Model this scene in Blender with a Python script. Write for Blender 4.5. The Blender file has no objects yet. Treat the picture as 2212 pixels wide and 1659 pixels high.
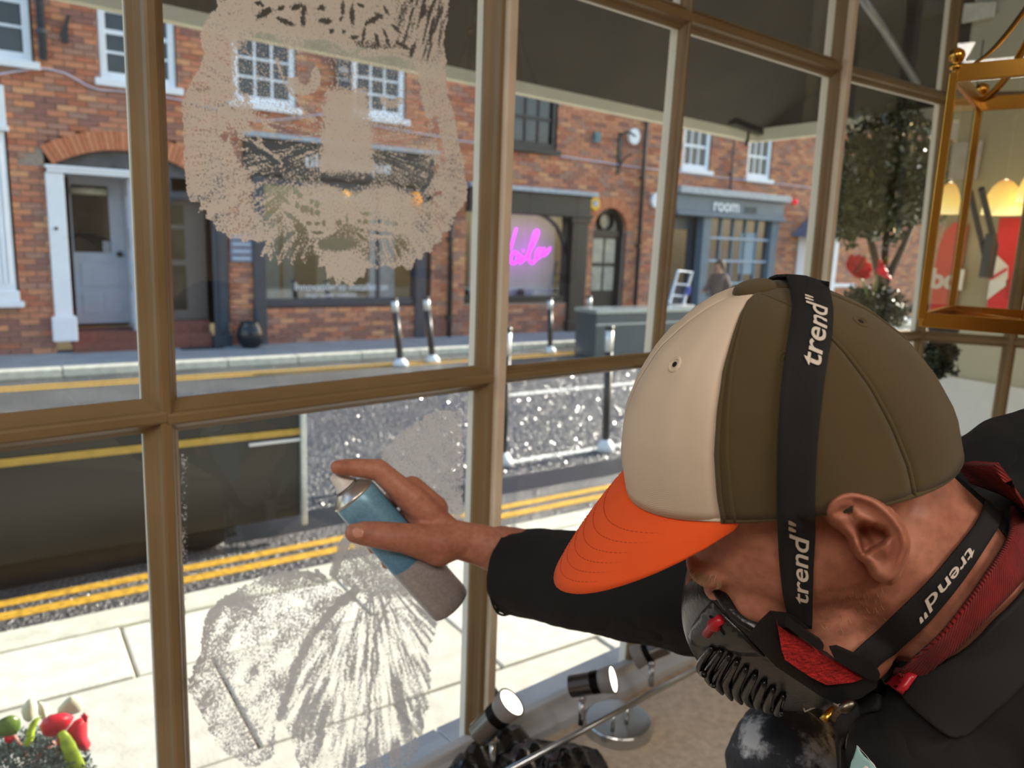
import bpy, bmesh, math, random
import numpy as np
from mathutils import Vector, Matrix
random.seed(7)
rng = np.random.default_rng(7)
sc = bpy.context.scene
COL = sc.collection
# ------------------------------------------------------------------ camera
W0, H0 = 2212, 1659
FPX = 1661.0
CAM = Vector((0, 0, 1.6))
PITCH, ROLL = math.radians(10.4), math.radians(2.1)
cF = Vector((0, math.cos(PITCH), -math.sin(PITCH)))
_R = Vector((1, 0, 0)); _U = _R.cross(cF)
cR = math.cos(ROLL) * _R + math.sin(ROLL) * _U
cU = -math.sin(ROLL) * _R + math.cos(ROLL) * _U
cam_d = bpy.data.cameras.new('camera')
cam = bpy.data.objects.new('camera', cam_d); COL.objects.link(cam)
cam.matrix_world = Matrix(((cR.x, cU.x, -cF.x, 0), (cR.y, cU.y, -cF.y, 0), (cR.z, cU.z, -cF.z, CAM.z), (0, 0, 0, 1)))
cam_d.sensor_width = 36; cam_d.lens = 36 * FPX / W0
cam_d.clip_start = 0.02; cam_d.clip_end = 400
cam_d.dof.use_dof = True; cam_d.dof.focus_distance = 0.56; cam_d.dof.aperture_fstop = 8.5
sc.camera = cam
# ------------------------------------------------------------------ colour management, sky, sun
vs = sc.view_settings
vs.view_transform = 'Standard'; vs.look = 'None'; vs.gamma = 1.0; vs.use_curve_mapping = False
vs.exposure = 0.0
STREET = math.radians(34.5)                 # the street's direction, measured from +X
sT = Vector((math.cos(STREET), math.sin(STREET), 0)); sN = Vector((-math.sin(STREET), math.cos(STREET), 0))
FM = Matrix.Rotation(STREET, 4, 'Z')        # street frame: x along the street, y across it (away), z up
SUN_AZ = STREET + math.radians(2.8); SUN_EL = math.radians(21)
world = bpy.data.worlds.new('sky'); sc.world = world; world.use_nodes = True
wn = world.node_tree; wn.nodes.clear()
wo = wn.nodes.new('ShaderNodeOutputWorld'); wb = wn.nodes.new('ShaderNodeBackground'); sky = wn.nodes.new('ShaderNodeTexSky')
sky.sky_type = 'NISHITA'; sky.sun_disc = False; sky.sun_elevation = SUN_EL; sky.sun_rotation = math.pi / 2 - SUN_AZ
sky.air_density = 1.2; sky.dust_density = 1.5; sky.ozone_density = 1.0
wb.inputs[1].default_value = 0.42
wn.links.new(sky.outputs[0], wb.inputs[0]); wn.links.new(wb.outputs[0], wo.inputs[0])
sun_d = bpy.data.lights.new('sun', 'SUN'); sun_d.energy = 11.5; sun_d.angle = math.radians(0.6); sun_d.color = (1, .93, .8)
sun = bpy.data.objects.new('sun', sun_d); COL.objects.link(sun)
sun_dir = Vector((math.cos(SUN_AZ) * math.cos(SUN_EL), math.sin(SUN_AZ) * math.cos(SUN_EL), math.sin(SUN_EL)))
sun.rotation_euler = sun_dir.to_track_quat('Z', 'Y').to_euler(); sun.location = sun_dir * 30
def area(name, loc, to, size, power, col):
    d = bpy.data.lights.new(name, 'AREA'); d.energy = power; d.color = col; d.shape = 'RECTANGLE'; d.size, d.size_y = size
    o = bpy.data.objects.new(name, d); COL.objects.link(o); o.location = loc
    o.rotation_euler = (Vector(loc) - Vector(to)).to_track_quat('Z', 'Y').to_euler(); return o
# unseen fill lamps added at ceiling height to brighten the interior (housings come later)
area('added_fill_lamp', (-0.6, -1.2, 2.78), (-0.6, -1.2, 0), (1.2, .6), 37, (1, .91, .80))
area('added_fill_lamp', (1.3, -0.9, 2.78), (1.3, -0.9, 0), (1.2, .6), 37, (1, .91, .80))

# ------------------------------------------------------------------ pixel rays -> points in the place
def RAY(u, v): return cR * ((u - W0 / 2) / FPX) + cU * ((H0 / 2 - v) / FPX) + cF
def hit(u, v, p, n):
    d = RAY(u, v); return CAM + d * ((Vector(p) - CAM).dot(n) / d.dot(n))
def at(u, v, depth): return CAM + RAY(u, v) * depth
def onz(u, v, z): return hit(u, v, (0, 0, z), Vector((0, 0, 1)))
def onst(u, v, n):                          # street frame coordinates on the plane y = n
    p = hit(u, v, sN * n, sN); return Vector((p.dot(sT), n, p.z))
def stz(u, v, z):
    p = onz(u, v, z); return Vector((p.dot(sT), p.dot(sN), z))
# ------------------------------------------------------------------ materials
def lin(c):
    if isinstance(c, str): c = [int(c[i:i + 2], 16) / 255 for i in (0, 2, 4)]
    return tuple(x / 12.92 if x <= .04045 else ((x + .055) / 1.055) ** 2.4 for x in c)
MATS = {}
class NT:
    def __init__(s, name):
        s.m = bpy.data.materials.new(name); s.m.use_nodes = True; s.t = s.m.node_tree; s.t.nodes.clear()
        s.out = s.n('ShaderNodeOutputMaterial')
    def n(s, typ, **kw):
        x = s.t.nodes.new(typ)
        for k, v in kw.items():
            if k.startswith('i_'):
                key = k[2:]; key = int(key) if key.isdigit() else key.replace('_', ' ')
                x.inputs[key].default_value = v
            else: setattr(x, k, v)
        return x
    def l(s, a, b): s.t.links.new(a, b)
    def ramp(s, fac, stops):
        r = s.n('ShaderNodeValToRGB'); e = r.color_ramp.elements
        while len(e) < len(stops): e.new(.5)
        for el, (p, c) in zip(e, stops): el.position = p; el.color = (*c, 1) if len(c) == 3 else c
        s.l(fac, r.inputs[0]); return r.outputs[0]
def mat(name, col, rough=.6, metal=0, var=.12, scale=20, bump=0, bscale=60, spec=.5, emit=None, es=0, kind='noise', coat=0, sheen=0, trans=0, detail=4, coords='Object', stretch=None, sss=0):
    """principled material with procedural colour variation and fine relief"""
    if name in MATS: return MATS[name]
    k = NT(name); p = k.n('ShaderNodeBsdfPrincipled')
    c = lin(col)
    tc = k.n('ShaderNodeTexCoord'); co = tc.outputs[coords]
    if stretch:
        mp = k.n('ShaderNodeMapping'); mp.inputs['Scale'].default_value = stretch; k.l(co, mp.inputs[0]); co = mp.outputs[0]
    ns = k.n('ShaderNodeTexNoise', i_Scale=scale, i_Detail=detail); k.l(co, ns.inputs['Vector'])
    lo = tuple(max(0, x * (1 - var)) for x in c); hi = tuple(min(1, x * (1 + var)) for x in c)
    k.l(k.ramp(ns.outputs['Fac'], [(.3, lo), (.7, hi)]), p.inputs['Base Color'])
    p.inputs['Roughness'].default_value = rough; p.inputs['Metallic'].default_value = metal
    p.inputs['Specular IOR Level'].default_value = spec
    if coat: p.inputs['Coat Weight'].default_value = coat
    if sheen: p.inputs['Sheen Weight'].default_value = sheen
    if trans: p.inputs['Transmission Weight'].default_value = trans
    if sss:
        p.inputs['Subsurface Weight'].default_value = sss; p.inputs['Subsurface Radius'].default_value = (.01, .004, .002); p.inputs['Subsurface Scale'].default_value = .6
    if emit: p.inputs['Emission Color'].default_value = (*lin(emit), 1); p.inputs['Emission Strength'].default_value = es
    if bump:
        if kind == 'twill':
            b0 = k.n('ShaderNodeTexWave', i_Scale=bscale, i_Distortion=.6, i_Detail=1.0); b0.bands_direction = 'DIAGONAL'; k.l(co, b0.inputs['Vector']); h = b0.outputs['Fac']
        elif kind == 'rib':
            b0 = k.n('ShaderNodeTexWave', i_Scale=bscale, i_Distortion=.2); b0.bands_direction = 'X'; k.l(co, b0.inputs['Vector']); h = b0.outputs['Fac']
        else:
            b0 = k.n('ShaderNodeTexNoise', i_Scale=bscale, i_Detail=detail); k.l(co, b0.inputs['Vector']); h = b0.outputs['Fac']
        b = k.n('ShaderNodeBump', i_Strength=bump, i_Distance=.004); k.l(h, b.inputs['Height']); k.l(b.outputs[0], p.inputs['Normal'])
    k.l(p.outputs[0], k.out.inputs[0]); MATS[name] = k.m; return k.m
def glass(name, tint=(1, 1, 1), refl=1.0, dirt=0.0):
    """thin pane: sees straight through, mirrors by its angle, a little dust on the surface"""
    if name in MATS: return MATS[name]
    k = NT(name); tr = k.n('ShaderNodeBsdfTransparent'); tr.inputs[0].default_value = (*tint, 1)
    gl = k.n('ShaderNodeBsdfGlossy', i_Roughness=.0); ge = k.n('ShaderNodeNewGeometry')
    dp = k.n('ShaderNodeVectorMath', operation='DOT_PRODUCT'); k.l(ge.outputs['Normal'], dp.inputs[0]); k.l(ge.outputs['Incoming'], dp.inputs[1])
    ab = k.n('ShaderNodeMath', operation='ABSOLUTE'); k.l(dp.outputs['Value'], ab.inputs[0])
    om = k.n('ShaderNodeMath', operation='SUBTRACT'); om.inputs[0].default_value = 1; k.l(ab.outputs[0], om.inputs[1])
    pw_ = k.n('ShaderNodeMath', operation='POWER'); pw_.inputs[1].default_value = 5; k.l(om.outputs[0], pw_.inputs[0])
    mu = k.n('ShaderNodeMath', operation='MULTIPLY_ADD'); mu.inputs[1].default_value = .9 * refl; mu.inputs[2].default_value = .075 * refl; k.l(pw_.outputs[0], mu.inputs[0])
    mx = k.n('ShaderNodeMixShader'); k.l(mu.outputs[0], mx.inputs[0]); k.l(tr.outputs[0], mx.inputs[1]); k.l(gl.outputs[0], mx.inputs[2])
    o = mx.outputs[0]
    if dirt:
        df = k.n('ShaderNodeBsdfDiffuse'); df.inputs[0].default_value = (.6, .6, .6, 1)
        tc = k.n('ShaderNodeTexCoord'); ns = k.n('ShaderNodeTexNoise', i_Scale=9, i_Detail=8, i_Roughness=.75); k.l(tc.outputs['Object'], ns.inputs['Vector'])
        f = k.ramp(ns.outputs['Fac'], [(.45, (0, 0, 0)), (.8, (dirt, dirt, dirt))])
        m2 = k.n('ShaderNodeMixShader'); k.l(f, m2.inputs[0]); k.l(o, m2.inputs[1]); k.l(df.outputs[0], m2.inputs[2]); o = m2.outputs[0]
    k.l(o, k.out.inputs[0]); MATS[name] = k.m; return k.m
def attr_mat(name, rough=.8, var=.15, scale=25, bump=.3, bscale=90):
    """takes its colour from each piece's own vertex colour"""
    if name in MATS: return MATS[name]
    k = NT(name); p = k.n('ShaderNodeBsdfPrincipled', i_Roughness=rough); a = k.n('ShaderNodeAttribute', attribute_name='col')
    tc = k.n('ShaderNodeTexCoord'); ns = k.n('ShaderNodeTexNoise', i_Scale=scale, i_Detail=5); k.l(tc.outputs['Object'], ns.inputs['Vector'])
    mx = k.n('ShaderNodeMixRGB', blend_type='MULTIPLY', i_0=1.0); k.l(a.outputs['Color'], mx.inputs[1])
    k.l(k.ramp(ns.outputs['Fac'], [(.3, (1 - var,) * 3), (.7, (1 + var,) * 3)]), mx.inputs[2]); k.l(mx.outputs[0], p.inputs['Base Color'])
    b0 = k.n('ShaderNodeTexNoise', i_Scale=bscale, i_Detail=3); k.l(tc.outputs['Object'], b0.inputs['Vector'])
    b = k.n('ShaderNodeBump', i_Strength=bump, i_Distance=.003); k.l(b0.outputs['Fac'], b.inputs['Height']); k.l(b.outputs[0], p.inputs['Normal'])
    k.l(p.outputs[0], k.out.inputs[0]); MATS[name] = k.m; return k.m
# ------------------------------------------------------------------ mesh building
def V(*a): return Vector(a)
def orth(d):
    d = Vector(d).normalized(); a = Vector((0, 0, 1)) if abs(d.z) < .9 else Vector((1, 0, 0))
    x = d.cross(a).normalized(); return x, d.cross(x).normalized(), d
class MB:
    def __init__(s): s.v = []; s.f = []; s.c = []; s.m = []; s.cc = None; s.mi = 0
    def add(s, vs_, fs):
        o = len(s.v); s.v += [tuple(p) for p in vs_]
        for f in fs: s.f.append([i + o for i in f]); s.c.append(s.cc); s.m.append(s.mi)
        return s
    def box(s, x0, y0, z0, x1, y1, z1):
        vs_ = [(x, y, z) for x in (x0, x1) for y in (y0, y1) for z in (z0, z1)]
        return s.add(vs_, [(0, 1, 3, 2), (4, 6, 7, 5), (0, 4, 5, 1), (2, 3, 7, 6), (0, 2, 6, 4), (1, 5, 7, 3)])
    def obox(s, c, X, Y, Z):                # centre and half-axis vectors
        c, X, Y, Z = map(Vector, (c, X, Y, Z))
        vs_ = [c + a * X + b * Y + d * Z for a in (-1, 1) for b in (-1, 1) for d in (-1, 1)]
        return s.add(vs_, [(0, 1, 3, 2), (4, 6, 7, 5), (0, 4, 5, 1), (2, 3, 7, 6), (0, 2, 6, 4), (1, 5, 7, 3)])
    def bar(s, a, b, w, h, up=(0, 0, 1)):   # box from a to b
        a, b = Vector(a), Vector(b); d = (b - a); u = Vector(up); x = d.cross(u).normalized(); u = x.cross(d).normalized()
        return s.obox((a + b) / 2, d / 2, x * (w / 2), u * (h / 2))
    def tube(s, pts, r, n=10, cap=True, flat=None, up=None):
        pts = [Vector(p) for p in pts]; k = len(pts)
        rs = r if isinstance(r, (list, tuple)) else [r] * k
        vs_ = []; x = None
        for i, p in enumerate(pts):
            d = (pts[min(i + 1, k - 1)] - pts[max(i - 1, 0)]).normalized()
            if x is None: x = orth(d)[0] if up is None else d.cross(Vector(up)).normalized()
            x = (x - d * x.dot(d)).normalized(); y = d.cross(x)
            for j in range(n):
                t = 2 * math.pi * j / n
                vs_.append(p + x * (math.cos(t) * rs[i]) + y * (math.sin(t) * rs[i] * (flat or 1)))
        fs = [(i * n + j, i * n + (j + 1) % n, (i + 1) * n + (j + 1) % n, (i + 1) * n + j) for i in range(k - 1) for j in range(n)]
        if cap: fs += [tuple(range(n - 1, -1, -1)), tuple(range((k - 1) * n, k * n))]
        return s.add(vs_, fs)
    def lathe(s, prof, o=(0, 0, 0), axis=(0, 0, 1), n=20, cap=True):   # prof: (radius, height)
        o = Vector(o); x, y, d = orth(axis); vs_ = []
        for r, h in prof:
            for j in range(n):
                t = 2 * math.pi * j / n; vs_.append(o + d * h + (x * math.cos(t) + y * math.sin(t)) * r)
        k = len(prof)
        fs = [(i * n + j, i * n + (j + 1) % n, (i + 1) * n + (j + 1) % n, (i + 1) * n + j) for i in range(k - 1) for j in range(n)]
        if cap: fs += [tuple(range(n - 1, -1, -1)), tuple(range((k - 1) * n, k * n))]
        return s.add(vs_, fs)
    def ell(s, c, X, Y=None, Z=None, n=14, m=9):   # ellipsoid with half-axis vectors (or radius)
        c = Vector(c)
        if Y is None: r = X; X, Y, Z = Vector((r, 0, 0)), Vector((0, r, 0)), Vector((0, 0, r))
        X, Y, Z = map(Vector, (X, Y, Z)); vs_ = [c - Z]
        for i in range(1, m):
            t = math.pi * i / m - math.pi / 2
            for j in range(n):
                a = 2 * math.pi * j / n; vs_.append(c + Z * math.sin(t) + (X * math.cos(a) + Y * math.sin(a)) * math.cos(t))
        vs_.append(c + Z); L = len(vs_) - 1
        fs = [(0, 1 + (j + 1) % n, 1 + j) for j in range(n)]
        fs += [(1 + i * n + j, 1 + i * n + (j + 1) % n, 1 + (i + 1) * n + (j + 1) % n, 1 + (i + 1) * n + j) for i in range(m - 2) for j in range(n)]
        fs += [(L, 1 + (m - 2) * n + j, 1 + (m - 2) * n + (j + 1) % n) for j in range(n)]
        return s.add(vs_, fs)
    def prism(s, poly, o, X, Y, Z):         # 2D polygon in X,Y extruded along Z (vectors)
        o, X, Y, Z = map(Vector, (o, X, Y, Z)); n = len(poly)
        a = [o + X * p[0] + Y * p[1] for p in poly]; b = [p + Z for p in a]
        return s.add(a + b, [tuple(range(n - 1, -1, -1)), tuple(range(n, 2 * n))] + [(i, (i + 1) % n, n + (i + 1) % n, n + i) for i in range(n)])
    def grid(s, rows, closed=False, flip=False):   # rows of points -> sheet
        k, n = len(rows), len(rows[0]); vs_ = [p for r in rows for p in r]; fs = []
        for i in range(k - 1):
            for j in range(n if closed else n - 1):
                q = (i * n + j, i * n + (j + 1) % n, (i + 1) * n + (j + 1) % n, (i + 1) * n + j); fs.append(q[::-1] if flip else q)
        return s.add(vs_, fs)
    def build(s, name, m, parent=None, M=None, smooth=False, bevel=0, solid=0, sub=0, fix=True):
        me = bpy.data.meshes.new(name); me.from_pydata(s.v, [], s.f)
        if fix:
            bm = bmesh.new(); bm.from_mesh(me); bmesh.ops.recalc_face_normals(bm, faces=bm.faces); bm.to_mesh(me); bm.free()
        ms = m if isinstance(m, (list, tuple)) else [m]
        for q in ms: me.materials.append(q)
        if any(s.m): me.polygons.foreach_set('material_index', s.m)
        if any(c is not None for c in s.c):
            at_ = me.color_attributes.new('col', 'FLOAT_COLOR', 'CORNER'); buf = []
            for f, c in zip(s.f, s.c): buf += list((*(c or (.5, .5, .5)), 1)) * len(f)
            at_.data.foreach_set('color', buf)
        if smooth: me.polygons.foreach_set('use_smooth', [True] * len(me.polygons))
        o = bpy.data.objects.new(name, me); COL.objects.link(o)
        if parent is not None: o.parent = parent
        if M is not None: o.matrix_local = M
        if solid: q = o.modifiers.new('solid', 'SOLIDIFY'); q.thickness = solid; q.offset = 0
        if bevel: q = o.modifiers.new('bevel', 'BEVEL'); q.width = bevel; q.segments = 2; q.limit_method = 'ANGLE'
        if sub: q = o.modifiers.new('sub', 'SUBSURF'); q.levels = q.render_levels = sub
        return o
def tag(o, label=None, cat=None, group=None, kind=None):
    if label: o['label'] = label
    if cat: o['category'] = cat
    if group: o['group'] = group
    if kind: o['kind'] = kind
    return o
def thing(name, label, cat, M=None, group=None):
    o = bpy.data.objects.new(name, None); COL.objects.link(o); o.empty_display_size = .05
    if M is not None: o.matrix_world = M
    return tag(o, label, cat, group)
def struct(o): o['kind'] = 'structure'; return o
def T(x, y=None, z=None): return Matrix.Translation(Vector((x, y, z)) if y is not None else Vector(x))
def ST(s, n, z): return FM @ T(s, n, z)     # a frame at a street point
def copy_of(o, parent, M):
    c = o.copy(); COL.objects.link(c); c.parent = parent; c.matrix_local = M; return c
def text(body, size, m, parent, M, name='lettering', ext=.004, bold=0, shear=0, align='CENTER'):
    if ' ' in body:                         # one mesh per word
        ws = [text(w, size, m, parent, M, name, ext, bold, shear, 'LEFT') for w in body.split(' ')]
        wd = [max(v.co.x for v in o.data.vertices) for o in ws]; x = -(sum(wd) + .27 * size * (len(ws) - 1)) / 2
        for o, w in zip(ws, wd):
            o.matrix_local = M @ Matrix.Translation((x, 0, 0)); x += w + .27 * size
        return ws
    cu = bpy.data.curves.new(name, 'FONT'); cu.body = body; cu.size = size; cu.extrude = ext; cu.align_x = align; cu.align_y = 'CENTER'; cu.offset = bold; cu.shear = shear
    tmp = bpy.data.objects.new(name, cu); COL.objects.link(tmp)
    me = bpy.data.meshes.new_from_object(tmp.evaluated_get(bpy.context.evaluated_depsgraph_get())); me.materials.clear(); me.materials.append(m)
    bpy.data.objects.remove(tmp); bpy.data.curves.remove(cu); me.name = name; o = bpy.data.objects.new(name, me); COL.objects.link(o)
    if parent is not None: o.parent = parent
    o.matrix_local = M; return o
def upright(s, n, z): return T(s, n, z) @ Matrix.Rotation(math.pi / 2, 4, 'X')   # text standing in a street-frame wall, read from our side
# ================================================================== the street
WN = 11.35                                   # distance of the terrace wall across the street
white = mat('white_gloss_paint', 'E4EBF4', .4, var=.04, scale=6)
whited = mat('white_door_paint', 'C9CEDA', .45, var=.05, scale=5)
blackp = mat('black_paint', '1E2127', .35, var=.2, scale=9)
navy = mat('dark_blue_paint', '2E3A4A', .4, var=.15, scale=8)
slate = mat('slate_blue_paint', '5C7284', .5, var=.1, scale=6)
lead = mat('lead_flashing', '9AA6B4', .5, metal=.2, var=.2, scale=12, bump=.3)
darkglass = mat('dark_window_glass', '262A33', .06, var=.5, scale=3, spec=.7)
pvc = mat('dark_grey_pipe', '3E4650', .5, var=.15)
mortar = mat('lime_mortar', '96887E', .95, var=.2, scale=30, bump=.6, bscale=120)
brickm = attr_mat('clay_brick')
lett = mat('white_lettering', 'E8EEF6', .5, var=.02)
steel = mat('brushed_steel', 'B9BDC2', .28, metal=1, var=.1, scale=8)
# ---- ground -------------------------------------------------------
asphalt = None
def asphalt_mat():
    k = NT('wet_asphalt'); p = k.n('ShaderNodeBsdfPrincipled'); tc = k.n('ShaderNodeTexCoord')
    a = k.n('ShaderNodeTexNoise', i_Scale=1.3, i_Detail=5); k.l(tc.outputs['Object'], a.inputs['Vector'])
    b = k.n('ShaderNodeTexNoise', i_Scale=90, i_Detail=2); k.l(tc.outputs['Object'], b.inputs['Vector'])
    mx = k.n('ShaderNodeMixRGB', blend_type='MULTIPLY', i_0=1.0)
    k.l(k.ramp(a.outputs['Fac'], [(.35, lin('54565A')), (.65, lin('6C6C6C'))]), mx.inputs[1]); k.l(k.ramp(b.outputs['Fac'], [(.35, (.6, .6, .6)), (.65, (1.3, 1.3, 1.3))]), mx.inputs[2])
    k.l(mx.outputs[0], p.inputs['Base Color']); p.inputs['Roughness'].default_value = .2; p.inputs['Specular IOR Level'].default_value = .6
    v = k.n('ShaderNodeTexNoise', i_Scale=46, i_Detail=2, i_Roughness=.6); k.l(tc.outputs['Object'], v.inputs['Vector'])
    bp = k.n('ShaderNodeBump', i_Strength=1.0, i_Distance=.05); k.l(v.outputs['Fac'], bp.inputs['Height']); k.l(bp.outputs[0], p.inputs['Normal'])
    k.l(p.outputs[0], k.out.inputs[0]); return k.m
asphalt = asphalt_mat()
def sheet(name, s0, s1, n0, n1, z, m, th=.05):
    b = MB(); b.box(s0, n0, z - th, s1, n1, z); return b.build(name, m, M=FM)
struct(sheet('road', -30, 60, 3.44, 10.05, -.1, asphalt, .1))
yellow = mat('yellow_road_paint', 'C79A2E', .7, var=.35, scale=30, bump=.3)
roadwhite = mat('white_road_paint', 'DCDCD4', .7, var=.25, scale=25, bump=.3)
for i, (n0, n1, lb) in enumerate([(3.79, 3.865, 'yellow line nearest our kerb, painted beside the sunlit slabs'), (3.93, 4.0, 'second yellow line from our kerb, running under the trailer tyre')]):
    tag(sheet('yellow_line', -6, 14, n0, n1, -.097, yellow, .004), lb, 'road marking')
for i, (n0, n1, lb) in enumerate([(9.55, 9.63, 'yellow line by the far kerb, nearer to it'), (9.36, 9.44, 'outer of the two faint yellow lines before the far kerb')]):
    tag(sheet('yellow_line', -6, 30, n0, n1, -.097, yellow, .004), lb, 'road marking')
tag(sheet('white_line', -6, 2.4, 7.55, 7.75, -.097, roadwhite, .004), 'wide white line on the road beyond the dark trailer', 'road marking')
tag(sheet('white_line', 4.3, 13, 7.0, 7.14, -.097, roadwhite, .004), 'white line across the glittering road behind the lidded post', 'road marking')
tag(sheet('white_line', 3.0, 4.9, 4.78, 4.86, -.097, roadwhite, .004), 'short pale line joining the feet of the two nearest posts', 'road marking')
patch = mat('dark_road_band', '23272F', .5, var=.2, scale=20, bump=.4)
tag(sheet('dark_strip', 1.0, 9, 4.18, 4.5, -.0985, patch, .002), 'dark smooth strip along the road beyond the yellow lines', 'road patch')  # thin dark strip laid over the asphalt along the street
# wet stone chippings standing out of the tarmac
chip = mat('wet_chippings', '55555A', .2, var=.3, scale=40, spec=.8)
b = MB(); gg = np.random.default_rng(12)
for i in range(20000):
    s, n = gg.uniform(1.3, 8.5), gg.uniform(4.55, 8.6); a = gg.uniform(0, 6.3); r = gg.uniform(.008, .016); h = r * gg.uniform(.5, .95)
    c = V(s, n, -.1005); q = [c + V(math.cos(a + k * 1.5708) * r, math.sin(a + k * 1.5708) * r, 0) for k in range(4)]
    b.add(q + [c + V(gg.normal(0, .1) * r, gg.normal(0, .1) * r, h)], [(0, 1, 4), (1, 2, 4), (2, 3, 4), (3, 0, 4)])
tag(b.build('road_chippings', chip, M=FM, fix=False), 'wet glinting stone chippings in the road surface', 'gravel', kind='stuff')
# fallen leaves on the road at the far left
lm = mat('brown_leaves', '7A5638', .9, var=.4, scale=40)
b = MB()
for i in range(700):
    s, n = rng.uniform(-1.2, 1.2), 7.2 + abs(rng.normal(0, .28)) * -1 + .2; a = rng.uniform(0, 6.3); r = rng.uniform(.015, .035)
    c = V(s, n, -.09 + rng.uniform(0, .02)); x = V(math.cos(a), math.sin(a), rng.uniform(-.5, .5)) * r; y = V(-math.sin(a), math.cos(a), rng.uniform(-.5, .5)) * r * .6
    b.add([c - x, c + y, c + x, c - y], [(0, 1, 2, 3)])
o = b.build('leaf_litter', lm, M=FM); tag(o, 'brown fallen leaves lying on the road at the left', 'leaves', kind='stuff')
# far pavement and its kerb
fp = mat('far_pavement_tarmac', '8C949C', .8, var=.12, scale=3, bump=.3)
struct(sheet('pavement_far', -30, 60, 10.2, 11.6, 0.0, fp, .1))
kerbm = mat('granite_kerb', 'C9C8B8', .8, var=.15, scale=12, bump=.4)
kr = struct(thing('kerb_far', None, None, FM)); s = -3.0; i = 0
kb = MB(); kb.box(0, 10.03, -.1, .905, 10.2, .004); kme = kb.build('kerb_stone', kerbm, kr, bevel=.012); kme.matrix_local = T(-3, 0, 0)
for i in range(1, 24): copy_of(kme, kr, T(-3 + i * .915, 0, 0))
# near pavement: slabs in rows along the street, and the kerb stones
slabm = attr_mat('stone_slab', .85, .12, 14, .5, 70)
base = mat('sand_joint', '8F8A72', .95, var=.25, scale=30)
pv = struct(sheet('pavement_near', -30, 60, -1.0, 3.3, -.02, base, .1)); pv.matrix_world = FM
rows_ = [(2.86, 3.27, 1), (2.23, 2.85, 0), (1.60, 2.22, 1), (.97, 1.59, 0), (.34, .96, 1)]
sm = {}
for n0, n1, off in rows_:
    w = .92; s = -3.06 + off * .46 + (.2 if n0 > 2.8 else 0)
    while s < 8:
        if s + w > -1.5:
            c = .62 + rng.uniform(-.06, .06); key = (round(n1 - n0, 2), int(c * 40))
            if key not in sm:
                b = MB(); b.cc = (c, c * .97, c * .86); b.box(0, 0, -.05, w - .012, n1 - n0, 0); o = b.build('paving_slab', slabm, pv, bevel=.006); sm[key] = o; o.matrix_local = T(s, n0, rng.uniform(-.003, .003))
            else: copy_of(sm[key], pv, T(s, n0, rng.uniform(-.003, .003)))
        s += w
kr = struct(thing('kerb_near', None, None, FM))
kb = MB(); kb.box(0, 3.285, -.12, .905, 3.46, .004); kme = kb.build('kerb_stone', kerbm, kr, bevel=.012); kme.matrix_local = T(-4, 0, 0)
for i in range(1, 14): copy_of(kme, kr, T(-4 + i * .915, 0, 0))

# ---- the brick terrace ------------------------------------------------
PH, PL = .075, .2255
AC, AR0, AR1 = (1.63, 1.03), 1.56, 1.80        # segmental arch over the white door: centre, inner and outer radius
DC, DR0, DR1 = (9.95, 1.90), .42, .62          # round arch over the black door
def rect(s0, s1, z0, z1): return lambda z: (s0, s1) if z0 < z < z1 else None
def arch1(z):
    if z < 2.36: return (.70, 2.62) if z > 0 else None
    dz = z - AC[1]
    return (AC[0] - math.sqrt(AR1 ** 2 - dz ** 2), AC[0] + math.sqrt(AR1 ** 2 - dz ** 2)) if abs(dz) < AR1 else None
def arch3(z):
    if z < DC[1]: return (DC[0] - DR0, DC[0] + DR0)
    dz = z - DC[1]
    return (DC[0] - math.sqrt(DR1 ** 2 - dz ** 2), DC[0] + math.sqrt(DR1 ** 2 - dz ** 2)) if dz < DR1 else None
openings = [rect(-.40, .68, 3.46, 4.9), rect(1.37, 2.28, 3.42, 4.6), arch1, rect(-1.2, .34, .6, 3.2), rect(2.98, 3.88, 3.36, 4.32), rect(4.72, 5.60, 3.40, 4.28),
            rect(3.2, 6.1, .5, 2.95), rect(7.0, 8.58, 3.2, 4.25), rect(6.75, 9.38, .55, 2.52), arch3, rect(11.74, 12.56, 3.18, 4.12), rect(13.72, 14.52, 3.15, 4.08), rect(11.55, 14.98, 0, 2.8),
            rect(8.95, 9.38, 0, .6), rect(2.62, 2.87, 0, 2.4)]
TOP = 4.8; S0, S1 = -2.5, 31.0
wall = struct(thing('wall_terrace', None, None, FM))
bk = MB()                                          # mortar backing with the openings left out
ss = sorted({S0, S1, -.40, .68, 1.37, 2.28, .70, 2.62, -1.2, .34, 2.98, 3.88, 4.72, 5.6, 3.2, 6.1, 7.0, 8.58, 6.75, 9.38, 9.53, 10.37, 11.74, 12.56, 13.72, 14.52, 11.55, 14.98})
zz = sorted({0, .5, .55, 2.36, 2.95, 3.2, 3.46, 4.9, 3.42, 4.6, 3.36, 4.32, 3.4, 4.28, 4.25, 2.52, 1.9, 2.45, 3.18, 4.12, 3.15, 4.08, 2.8, 2.3, 7.4})
for a, a2 in zip(ss, ss[1:]):
    for c, c2 in zip(zz, zz[1:]):
        m_, mz = (a + a2) / 2, (c + c2) / 2
        if any((lambda r: r and r[0] < m_ < r[1])(f(mz)) for f in openings if f not in (arch1, arch3)): continue
        if mz < 2.36 and .70 < m_ < 2.62: continue
        if mz < 1.9 and 9.53 < m_ < 10.37: continue
        if c >= 2.36 and c2 <= 2.8 and .7 < m_ < 2.62: continue
        if c >= 1.9 and c2 <= 2.36 and 9.53 < m_ < 10.37: continue
        bk.box(a, WN + .012, c, a2, WN + .28, c2)
bk.build('mortar_backing', mortar, wall)
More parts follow.
